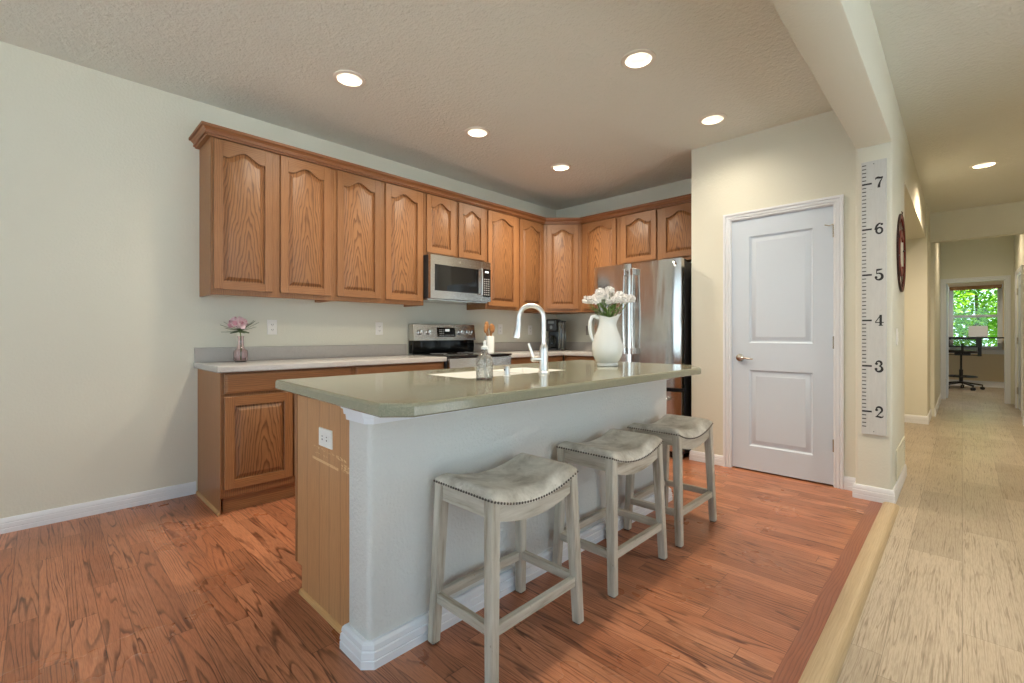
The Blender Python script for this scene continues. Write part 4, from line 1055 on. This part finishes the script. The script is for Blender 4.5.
for k in range(48):
    a = random.uniform(0, 2*PI); r = random.uniform(.02, .11); z = random.uniform(.32, .41)
    lf = MB(); d_ = Vector((math.cos(a), math.sin(a), random.uniform(.3, 1.2)))
    lf.petal((r*.6*math.cos(a), r*.6*math.sin(a), z - .03), d_, (0, 0, 1), random.uniform(.05, .085), random.uniform(.014, .024), -.25)
    lf.build('leaf', M['green'], t, smooth=60, solid=.0006, norm=False)

# pink flower vase on the left counter
t = thing('bud_vase', 'small pink glass vase on the pale countertop near the left wall', 'vase', (-3.665, 1.000, CTZ))
m = MB(); m.lathe([(0, 0), (.034, 0), (.042, .006), (.046, .022), (.046, .070), (.042, .082), (.030, .088), (.024, .095), (.020, .125), (.018, .170), (.021, .182), (.0185, .182), (.0155, .170), (.0175, .125), (.021, .096), (.028, .090), (.039, .079), (.0425, .068), (.0425, .024), (.036, .010), (0, .009)], 32, cap0=False, cap1=False)
m.build('body', M['pinkglass'], t, smooth=50)
t = thing('peony_stem', 'pink peony with dark leaves standing in the small glass vase', 'flower', (-3.665, 1.000, CTZ))
m = MB(); m.tube([(.006, 0, .014), (.002, .002, .1), (0, 0, .19), (-.002, -.006, .232)], [.004, .004, .0035, .004], 8); m.build('stem', M['green'], t)
random.seed(5)
fc = Vector((0, -.012, .258)); fl = MB()
for k in range(64):
    u = random.uniform(-.3, 1); th = random.uniform(0, 2*PI); q = math.sqrt(1 - u*u); dv = Vector((q*math.cos(th), q*math.sin(th), u))
    fl.petal(fc + dv * .018 + Vector((0, -.006, 0)), dv + Vector((0, 0, .25)), (random.uniform(-1, 1), random.uniform(-1, 1), random.uniform(-1, 1)), .046, .036, .5, mi=1 if random.random() < .25 else 0)
fl.ball(tuple(fc), .022, 10, 8); fl.build('blossom', [M['pink'], M['pinkdeep']], t, smooth=60, norm=False)
for a, e_, l, w_ in ((-1.8, .25, .13, .03), (-1.35, -.15, .13, .034), (-2.2, .1, .10, .034), (1.4, .45, .13, .018), (1.7, .2, .11, .016), (1.2, .8, .11, .016), (-1.6, .9, .10, .018), (0.0, -.3, .08, .045), (.5, -.35, .07, .04), (-1.0, -.3, .09, .04), (3.0, .2, .08, .03), (-1.9, .5, .12, .02), (1.6, .65, .12, .016)):
    lf = MB(); lf.petal((0, 0, .220), (math.cos(a), math.sin(a), e_), (0, 0, 1), l, w_ * 1.5, .12); lf.build('leaf', M['leafdark'], t, smooth=60, solid=.0008, norm=False)

# utensil crock
t = thing('utensil_crock', 'white ceramic crock of utensils right of the range backguard', 'crock', (-3.60, 3.348, CTZ))
m = MB(); m.lathe([(0, 0), (.046, 0), (.050, .004), (.051, .175), (.048, .180), (.045, .176), (.044, .012), (0, .010)], 32, cap0=False, cap1=False); m.build('body', M['ceramic'], t, smooth=40)
random.seed(3)
for k, (dx, dy, h, kind, lb) in enumerate(((.0, -.05, .325, 's', 'broad wooden spoon standing tallest in the white crock'), (.03, -.10, .285, 'f', 'slim wooden spatula leaning left in the white crock'), (.0, .035, .30, 's', 'wooden spoon leaning right in the white crock'), (-.02, .075, .29, 'w', 'slotted wooden turner leaning furthest right in the crock'), (.02, .0, .295, 'f', 'wooden spatula at the front of the crock'))):
    u = thing('wooden_spoon' if kind == 's' else 'wooden_spatula', lb, 'utensil', (-3.60, 3.348, CTZ), 0, 'wooden utensils in the crock')
    b0 = Vector((-dx * .5, -dy * .4, .02)); b1 = Vector((dx, dy, h)); d_ = (b1 - b0).normalized()
    m = MB(); m.tube([tuple(b0), tuple(b0.lerp(b1, .8))], [.005, .006], 8); m.build('handle', M['spoon'], u)
    m = MB(); hc = b0.lerp(b1, .88); wv = {'s': .024, 'f': .016, 'w': .022}[kind]
    m.ball(tuple(hc), .046, 12, 8, (.25, wv * 1.3 / .046, 1.0)); m.build('head', M['spoon'], u)

# coffee maker in the corner
t = thing('coffee_maker', 'black and grey coffee maker on the corner countertop', 'coffee maker', (-3.565, 4.40, CTZ), .35); t.scale = (.80, .85, .99)
m = MB(); m.box(-.125, .055, -.06, .15, 0, .028, .006); m.build('base', M['black'], t)
m = MB(); m.box(-.125, .055, .06, .15, .028, .30, .008); m.build('tower', M['black'], t)
m = MB(); m.box(-.125, .055, -.06, .15, .235, .385, .018, seg=3); hd_ = m.build('brew_head', M['black'], t)
m = MB(); m.box(-.085, .015, -.066, -.059, .33, .362, .004); q = m.build('front_band', M['greyplastic'], hd_); q.location = q.location - hd_.location
m = MB(); m.lathe([(0, 0), (.022, 0), (.020, .006), (0, .006)], 20, cap0=False, cap1=False); bmesh.ops.rotate(m.bm, verts=m.bm.verts, matrix=Matrix.Rotation(PI/2, 3, 'X')); bmesh.ops.translate(m.bm, verts=m.bm.verts, vec=(-.035, -.059, .285)); q = m.build('dial', M['greyplastic'], hd_); q.location = q.location - hd_.location
m = MB(); m.lathe([(0, .03), (.055, .03), (.062, .05), (.060, .11), (.045, .16), (.040, .185), (.037, .185), (.042, .158), (.057, .108), (.058, .05), (.05, .034), (0, .034)], 28, (-.035, -.005, 0), cap0=False, cap1=False); cf = m.build('carafe', M['clearplastic'], t)
m = MB(); m.tube([(-.085, -.045, .16), (-.105, -.06, .15), (-.11, -.065, .10), (-.092, -.05, .06)], .008, 8); q = m.build('handle', M['greyplastic'], cf); q.location = q.location - cf.location
m = MB(); m.box(.062, .142, -.03, .13, .02, .345, .014, seg=3); m.build('water_tank', M['clearplastic'], t)
m = MB(); m.box(.060, .144, -.032, .132, .345, .365, .006); m.box(.060, .144, -.032, .132, 0, .02, .004); m.build('tank_lid', M['black'], t)

# ------------------------------------------------------------------ outlets and switches
def outlet(label, loc, rot, horizontal=False, mat=None, group='wall outlets', kind='outlet'):
    t = thing('light_switch' if kind == 'switch' else 'wall_outlet', label, kind, loc, rot, group)
    a, b = (.0575, .036) if horizontal else (.036, .0575)
    m = MB(); m.loops([[(sx*(a-i), -d, sz*(b-i)) for sx, sz in ((-1, -1), (1, -1), (1, 1), (-1, 1))] for i, d in ((0, 0.0002), (0, .004), (.003, .006))], True, True); m.build('plate', mat or M['plate'], t, smooth=20)
    if kind == 'switch':
        m = MB(); m.box(-.016, .016, -.010, -.006, -.033, .033, .002); m.build('rocker', M['plate'], t); return t
    for s in (-1, 1):
        cx, cz = (s * .0195, 0) if horizontal else (0, s * .0195)
        m = MB(); m.lathe([(0, 0), (.0165, 0), (.016, .0015), (0, .0015)], 20, cap0=False, cap1=False); bmesh.ops.rotate(m.bm, verts=m.bm.verts, matrix=Matrix.Rotation(PI/2, 3, 'X')); bmesh.ops.translate(m.bm, verts=m.bm.verts, vec=(cx, -.006, cz)); so = m.build('socket', mat or M['plate'], t)
        m = MB()
        for q in (-1, 1):
            if horizontal: m.box(cx - .004, cx + .004, -.0082, -.0074, q*.006 - .0016, q*.006 + .0016)
            else: m.box(cx + q*.006 - .0016, cx + q*.006 + .0016, -.0082, -.0074, cz - .004, cz + .004)
        m.box(cx - .002, cx + .002, -.0082, -.0074, cz - .010, cz - .007)
        sl_ = m.build('slots', M['slot'], so, smooth=0); sl_.location = sl_.location - so.location
    return t
outlet('white wall outlet just right of the pink flower vase', (A, 1.262, 1.165), PI/2)
outlet('white wall outlet on the left wall midway between vase and range', (A, 2.180, 1.163), PI/2)
outlet('white wall outlet beside the crock of wooden utensils', (A, 3.727, 1.168), PI/2)
outlet('white wall outlet on the left wall nearest the coffee maker', (A, 4.244, 1.165), PI/2)
outlet('grey wall outlet on the back wall behind the white pitcher', (-3.317, C, 1.160), 0, mat=M['plategrey'])
outlet('white sideways outlet in the island oak end panel', (-1.793, IY0, .700), 0, True, group=None)
outlet('white light switch on the hall side of the column', (XB1, 4.133, 1.092), PI/2, kind='switch', group=None)
t = thing('air_return_vent', 'painted grille panel low on the hall side of the column', 'vent', (XB1, 4.38, .215), PI/2)
m = MB(); frame_rect(m, -.31, .31, -.105, .105, -.008, -.0005, .016); m.build('frame', M['wall'], t, smooth=0)
m = MB(); m.box(-.294, .294, -.003, -.0005, -.089, .089)
for k in range(12): m.box(-.294, .294, -.0065, -.003, -.086 + k*.0148, -.080 + k*.0148)
m.build('grille', M['wall'], t, smooth=0)

# ------------------------------------------------------------------ growth ruler on the column
t = thing('growth_ruler', 'tall white wooden growth chart ruler marked 2 to 7 on the column', 'growth chart', (-.421, YC0, 0))
RL, RR, RZ0, RZ1 = -.066, .066, .442, 2.262
m = MB(); m.box(RL, RR, -.018, -.0005, RZ0, RZ1, .002); m.build('board', M['ruler'], t, smooth=0)
m = MB(); zf = lambda f: .595 + (f - 2) * .3032
f = 1.667
while zf(f) < RZ1 - .01:
    i12 = round(f * 12)
    if i12 % 12 == 0: m.box(RL + .004, RL + .056, -.0192, -.0178, zf(f) - .0055, zf(f) + .0055)
    else: m.box(RL + .004, RL + .026, -.0192, -.0178, zf(f) - .0028, zf(f) + .0028)
    f += 1/12
m.build('tick_marks', M['ink'], t, smooth=0)
def digit_strokes(d):
    """old-style figures as (points, widths) strokes in a 0..0.62 x 0..1 box"""
    def arc(cx, cy, rx, ry, a0, a1, w0, w1, n=14, mid=None):
        P, W = [], []
        for k in range(n + 1):
            a = math.radians(a0 + (a1 - a0) * k / n)
            P.append((cx + rx * math.cos(a), cy + ry * math.sin(a)))
            ww = w0 + (w1 - w0) * k / n
            if mid: ww += (mid - ww) * math.sin(PI * k / n)
            W.append(ww)
        return P, W
    if d == 2: return [arc(.30, .72, .22, .26, 165, -30, .05, .10, mid=.13), ([(.49, .60), (.34, .40), (.12, .10), (.05, .05)], [.11, .07, .05, .05]), ([(.04, .07), (.25, .09), (.45, .05), (.58, .10), (.60, .22)], [.05, .12, .12, .06, .03]), arc(.13, .70, .05, .05, 0, 360, .09, .09)]
    if d == 3: return [arc(.28, .75, .20, .22, 160, -80, .05, .05, mid=.13), arc(.28, .27, .25, .26, 90, -165, .04, .05, mid=.15), arc(.12, .73, .05, .05, 0, 360, .09, .09), arc(.09, .24, .05, .05, 0, 360, .09, .09)]
    if d == 4: return [([(.42, 1.0), (.42, .04)], [.13, .13]), ([(.42, .98), (.03, .32)], [.05, .05]), ([(.02, .30), (.64, .30)], [.055, .055]), ([(.27, .03), (.58, .03)], [.05, .05])]
    if d == 5: return [([(.13, .96), (.13, .52)], [.05, .05]), ([(.12, .90), (.34, .93), (.54, .97)], [.14, .12, .05]), arc(.28, .30, .26, .30, 125, -165, .05, .05, mid=.15), arc(.09, .24, .05, .05, 0, 360, .09, .09)]
    if d == 6: return [arc(.32, .30, .22, .27, 0, 360, .11, .11), arc(.46, .44, .40, .53, 185, 95, .14, .05, mid=.12), arc(.50, .86, .045, .045, 0, 360, .08, .08)]
    if d == 7: return [([(.06, .92), (.22, .95), (.40, .90), (.58, .96)], [.10, .15, .13, .06]), ([(.57, .94), (.38, .55), (.30, .25), (.29, .03)], [.04, .08, .13, .15]), ([(.06, .98), (.05, .78)], [.04, .03])]
def glyph(m, d, x0, z0, h, y0, y1):
    for P, W in digit_strokes(d):
        n = len(P); Lf, Rt = [], []
        for i in range(n):
            a, b = Vector(P[max(i-1, 0)]), Vector(P[min(i+1, n-1)]); t_ = (b - a); t_ = t_.normalized() if t_.length else Vector((1, 0)); nn = Vector((-t_.y, t_.x)) * W[i] * .68
            Lf.append(Vector(P[i]) + nn); Rt.append(Vector(P[i]) - nn)
        for i in range(n - 1):
            q = [Lf[i], Lf[i+1], Rt[i+1], Rt[i]]
            m.loops([[(x0 + p.x * h, y, z0 + p.y * h) for p in q] for y in (y0, y1)], True, True)
for d in range(2, 8):
    m = MB(); glyph(m, d, .006, zf(d) - .036, .072, -.0192, -.0178); m.build('numeral', M['ink'], t, smooth=0)
m = MB()
for zz in (RZ0 + .02, RZ1 - .02): m.lathe([(0, 0), (.003, 0), (.002, .001), (0, .001)], 10, (0, 0, 0), cap0=False, cap1=False)
m2 = MB()
for zz in (RZ0 + .022, RZ1 - .022): m2.tube([(0, -.0195, zz), (0, -.0178, zz)], .003, 10)
m2.build('screw', M['slot'], t); m.bm.free()

# round red wall art on the hall face
t = thing('round_wall_sign', 'round openwork dark red sign hanging on the hall wall beside the column', 'wall art', (XB1, 4.40, 1.702), PI/2)
def ring_strip(m, r0, r1, a0, a1, y0, y1, n=48, mi=0):
    full = abs(a1 - a0) >= 359.9
    ls = []
    for k in range(n + 1):
        a = math.radians(a0 + (a1 - a0) * k / n); c, s = math.cos(a), math.sin(a)
        ls.append([(r0*c, y0, r0*s), (r1*c, y0, r1*s), (r1*c, y1, r1*s), (r0*c, y1, r0*s)])
    if full: ls[-1] = ls[0]
    m.loops(ls, not full, not full, mi)
m = MB(); ring_strip(m, .250, .278, 0, 360, -.012, -.003); m.build('rim', M['red'], t, smooth=20)
m = MB(); ring_strip(m, .276, .284, 0, 360, -.014, -.002); m.build('rim_edge', M['darkred'], t, smooth=20)
m = MB(); ring_strip(m, .120, .170, 48, 312, -.012, -.003, 40); m.build('letter', M['red'], t, smooth=20)
m = MB()
for k in range(8):
    a = 2*PI*k/8 + .2; m.bar((.165*math.cos(a), -.007, .165*math.sin(a)), (.252*math.cos(a), -.007, .252*math.sin(a)), .008, .006, up=(0, 1, 0))
m.build('spokes', M['darkred'], t, smooth=0)
m = MB(); m.tube([(0, -.012, .282), (.006, -.012, .297), (0, -.008, .303), (-.006, -.012, .297), (0, -.012, .283)], .003, 8); m.build('hanger', M['darkred'], t)

# ================================================================== BAR STOOLS
def make_stool(label, loc):
    """saddle stool: long side along local y (world y), 0.30 x 0.455 seat, 0.6 m high ends"""
    t = thing('bar_stool', label, 'bar stool', loc, 0, 'saddle-seat bar stools at the island')
    W, Lh = .300, .452            # seat size
    bw, bl = .152, .228           # leg centre spread at the floor (half)
    tw, tl = .130, .206           # at the top
    sag = .046; ZN = .586         # nail line height at the ends
    def dip(y): return -sag * (1 - min(1.0, abs(y) / (Lh/2)) ** 2)   # saddle along the length
    ny, nx = 26, 12
    # cushion: pillowed top surface with rounded edge
    m = MB(); rows = []
    for j in range(ny + 1):
        v = -1 + 2*j/ny; row = []
        for i in range(nx + 1):
            u = -1 + 2*i/nx
            x = u * W/2; y = v * Lh/2
            e = min(1, (1 - abs(u)) / .22); g = min(1, (1 - abs(v)) / .20)
            rise = .030 * math.sqrt(max(0, 1 - (1-e)**2)) * math.sqrt(max(0, 1 - (1-g)**2))
            row.append((x * (1 + .008 * (1 - abs(u))), y, ZN + dip(y) + .004 + rise))
        rows.append(row)
    V = [[m.bm.verts.new(p) for p in r] for r in rows]
    for a, b in zip(V, V[1:]):
        for i in range(nx): m.bm.faces.new((a[i], a[i+1], b[i+1], b[i]))
    edge = [V[0][i] for i in range(nx+1)] + [V[j][nx] for j in range(1, ny+1)] + [V[ny][i] for i in range(nx-1, -1, -1)] + [V[j][0] for j in range(ny-1, 0, -1)]
    low = [m.bm.verts.new((v.co.x, v.co.y, v.co.z - .016)) for v in edge]; k = len(edge)
    for i in range(k): m.bm.faces.new((edge[i], edge[(i+1) % k], low[(i+1) % k], low[i]))
    # underside follows the saddle
    for j in range(ny): 
        pass
    m.build('seat', M['leather'], t, smooth=60)
    # nailheads
    m = MB()
    def nail(p, nrm):
        m.ball(p, 0.0046, 6, 4)
    q = 33
    for i in range(q):
        y = -Lh/2 + Lh * i/(q-1)
        for s in (-1, 1): nail((s * (W/2 + .0005), y, ZN + dip(y) - .006), None)
    q = 23
    for i in range(1, q-1):
        x = -W/2 + W * i/(q-1)
        for s in (-1, 1): nail((x, s * (Lh/2 + .0005), ZN - .006), None)
    m.build('nailhead_trim', M['nail'], t, smooth=60)
    lw = .040
    for sx in (-1, 1):
        for sy in (-1, 1):
            p0 = (sx * bw, sy * bl, .006); p1 = (sx * tw, sy * tl, ZN - .006)
            m = MB()
            a, b = lw * .86, lw
            L0 = [(p0[0] + i*a/2, p0[1] + j*a/2, p0[2]) for i, j in ((-1, -1), (1, -1), (1, 1), (-1, 1))]
            L1 = [(p1[0] + i*b/2, p1[1] + j*b/2, p1[2] + dip(p1[1] + j*b/2) ) for i, j in ((-1, -1), (1, -1), (1, 1), (-1, 1))]
            m.loops([L0, L1], True, True)
            bmesh.ops.bevel(m.bm, geom=[e for e in m.bm.edges if abs(e.verts[0].co.z - e.verts[1].co.z) > .3], offset=.003, segments=2, affect='EDGES')
            lg = m.build('leg', M['stoolwood'], t, smooth=30)
            m = MB(); m.box(p0[0] - .013, p0[0] + .013, p0[1] - .013, p0[1] + .013, 0, .008); g = m.build('glide', M['foot'], lg, smooth=0); g.location = g.location - lg.location
    # aprons: long ones curved with the saddle, short ones straight
    ah = .066
    for sx in (-1, 1):
        m = MB(); ls = []
        for j in range(21):
            y = (-1 + 2*j/20) * (tl - lw/2 + .001)
            x0, x1 = sx * (W/2 - .006), sx * (W/2 - .026)
            zt = ZN + dip(y) - .004; zb = ZN + dip(y) * 1.0 - ah
            ls.append([(x0, y, zb), (x1, y, zb), (x1, y, zt), (x0, y, zt)])
        m.loops(ls, True, True); m.build('long_apron', M['stoolwood_y'], t, smooth=30)
    for sy in (-1, 1):
        m = MB(); y0, y1 = sorted((sy * (Lh/2 - .006), sy * (Lh/2 - .026))); m.box(-tw + lw/2 - .001, tw - lw/2 + .001, y0, y1, ZN - ah - .002, ZN - .008); m.build('short_apron', M['stoolwood_x'], t, smooth=0)
    zs = .166; k_ = 1 - (zs / ZN)
    lx = tw + (bw - tw) * k_; ly = tl + (bl - tl) * k_
    for sx in (-1, 1):
        m = MB(); m.box(sx*lx - .012, sx*lx + .012, -ly + lw*.45, ly - lw*.45, zs - .017, zs + .017, .002); m.build('long_stretcher', M['stoolwood_y'], t, smooth=0)
    for sy in (-1, 1):
        m = MB(); m.box(-lx + lw*.45, lx - lw*.45, sy*ly - .012, sy*ly + .012, zs - .015, zs + .019, .002); m.build('short_stretcher', M['stoolwood_x'], t, smooth=0)
    return t
SXC = -1.211
st1 = make_stool('greywashed saddle bar stool nearest the camera, at the near end of the island', (SXC, 1.222, 0))
dup(st1, (SXC, 1.925, 0), 0, 'greywashed saddle bar stool in the middle of the row of three')
dup(st1, (SXC, 2.565, 0), 0, 'greywashed saddle bar stool farthest along, nearest the pantry door')

# ================================================================== OFFICE
t = thing('standing_desk', 'black office desk in front of the window', 'desk', (.30, 13.55, 0))
m = MB(); m.box(-.62, .80, -.12, .42, 1.030, 1.058, .004); m.build('desktop', M['black'], t)
for x in (-.045, .70):
    m = MB(); m.box(x - .03, x + .03, .02, .10, .66 if x < 0 else .03, 1.03, .004)
    if x > 0: m.box(x - .04, x + .04, -.12, .40, -.006, .03, .004)
    m.build('leg', M['black'], t)
m = MB(); m.box(-.58, -.52, .02, .10, .03, 1.03, .004); m.box(-.59, -.51, -.12, .40, -.006, .03, .004); m.build('leg', M['black'], t)
t = thing('laptop', 'open silver laptop with its lid against the office window', 'laptop', (.232, 13.50, 1.058))
m = MB(); m.box(-.14, .14, -.10, .10, .0005, .014, .004); m.build('base', M['laptop'], t)
m = MB(); m.bar((0, .10, .016), (0, .135, .232), .285, .008, up=(0, -1, 0)); m.build('lid', M['laptop'], t)
t = thing('office_chair', 'black drafting chair on casters at the office desk', 'office chair', (-.02, 13.22, -.006))
m = MB(); m.box(-.22, .24, -.22, .24, .745, .80, .022, seg=3); m.build('seat', M['black'], t)
m = MB(); frame_rect(m, -.20, .24, .86, 1.045, -.235, -.205, .03); m.build('back_frame', M['black'], t, smooth=0)
m = MB()
for k in range(9): m.box(-.17, .21, -.222, -.216, .875 + k*.018, .884 + k*.018)
m.build('back_mesh', M['black'], t, smooth=0)
m = MB(); m.tube([(.02, -.215, .93), (.02, -.235, .82), (.02, -.16, .73), (.02, 0, .72)], .022, 10); m.build('back_post', M['black'], t)
m = MB(); m.box(-.10, .14, -.10, .12, .69, .745, .01); m.tube([(.10, 0, .70), (.30, .02, .69)], .008, 8); m.tube([(-.08, 0, .70), (-.24, .02, .70)], .008, 8); m.build('mechanism', M['black'], t)
m = MB(); m.tube([(0, 0, .12), (0, 0, .40)], .030, 12); m.tube([(0, 0, .40), (0, 0, .70)], .017, 12); m.build('gas_lift', M['black'], t)
m = MB(); ring_ = [(.235*math.cos(2*PI*k/28), .235*math.sin(2*PI*k/28), .26) for k in range(29)]
m.tube(ring_, .012, 8)
for k in range(4): m.bar((0, 0, .26), (.235*math.cos(PI/2*k+.3), .235*math.sin(PI/2*k+.3), .26), .022, .014)
m.build('foot_ring', M['black'], t)
for k in range(5):
    a = 2*PI*k/5 + .25; ex, ey = .32*math.cos(a), .32*math.sin(a)
    m = MB(); m.bar((0, 0, .145), (ex, ey, .095), .05, .035, w1=.035, h1=.025); lg = m.build('base_arm', M['black'], t, smooth=0)
    m = MB()
    for s in (-1, 1):
        px, py = ex - math.sin(a)*s*.017, ey + math.cos(a)*s*.017
        m.tube([(px + math.sin(a)*.009, py - math.cos(a)*.009, .033), (px - math.sin(a)*.009, py + math.cos(a)*.009, .033)], .032, 14)
    m.tube([(ex, ey, .04), (ex, ey, .10)], .008, 8)
    c_ = m.build('caster', M['black'], lg); c_.location = c_.location - lg.location

# ================================================================== OUTSIDE
m = MB(); m.box(-30, 30, YW + .3, 60, -.5, -.30); struct(m.build('ground', M['lawn'], smooth=0))
m = MB(); m.box(-30, 30, -30, YB - .2, -.5, -.15); m.box(XR + .2, 30, YB - .2, YW + .3, -.5, -.15); m.box(-30, A - .2, YB - .2, YW + .3, -.5, -.15); struct(m.build('ground_bounce', M['bounceground'], smooth=0))  # unseen pale ground, kept bright to bounce daylight up onto the ceilings
random.seed(21)
def tree(label, x, y, h, rad, n):
    t = thing('tree', label, 'tree', (x, y, -.30), 0, 'trees outside the office window')
    m = MB(); m.tube([(0, 0, 0), (.05, .02, h*.2), (-.04, .05, h*.5)], [.12, .09, .04], 10)
    for k in range(5):
        a = random.uniform(0, 2*PI); z = h * random.uniform(.2, .5); m.tube([(0, 0, z), (rad*.6*math.cos(a), rad*.6*math.sin(a), z + .7)], [.05, .02], 7)
    m.build('trunk', M['bark'], t)
    m = MB()
    for k in range(n):
        u = random.uniform(-1, 1); th = random.uniform(0, 2*PI); q = math.sqrt(1-u*u); r = random.uniform(.45, 1.0)
        cl = .85 + .25 * math.sin(5*th) * math.cos(4*u)
        p = Vector((q*math.cos(th)*rad*r*cl, q*math.sin(th)*rad*r*cl, h*.52 + u*h*.46*r))
        m.petal(p, (random.uniform(-1, 1), random.uniform(-1, 1), random.uniform(-.8, .3)), (random.uniform(-1, 1), random.uniform(-1, 1), 1), random.uniform(.10, .17), random.uniform(.07, .11), .2)
    o = m.build('crown', M['leaves'], t, smooth=60, norm=False); o['kind'] = 'stuff'
tree('leafy green tree filling the left of the office window', -1.45, 18.6, 4.6, 1.6, 7000)
tree('leafy green tree filling the right of the office window', 2.2, 19.4, 4.8, 1.7, 7000)
tree('leafy green tree behind the two nearer ones outside the office window', .4, 24.5, 6.0, 2.6, 11000)
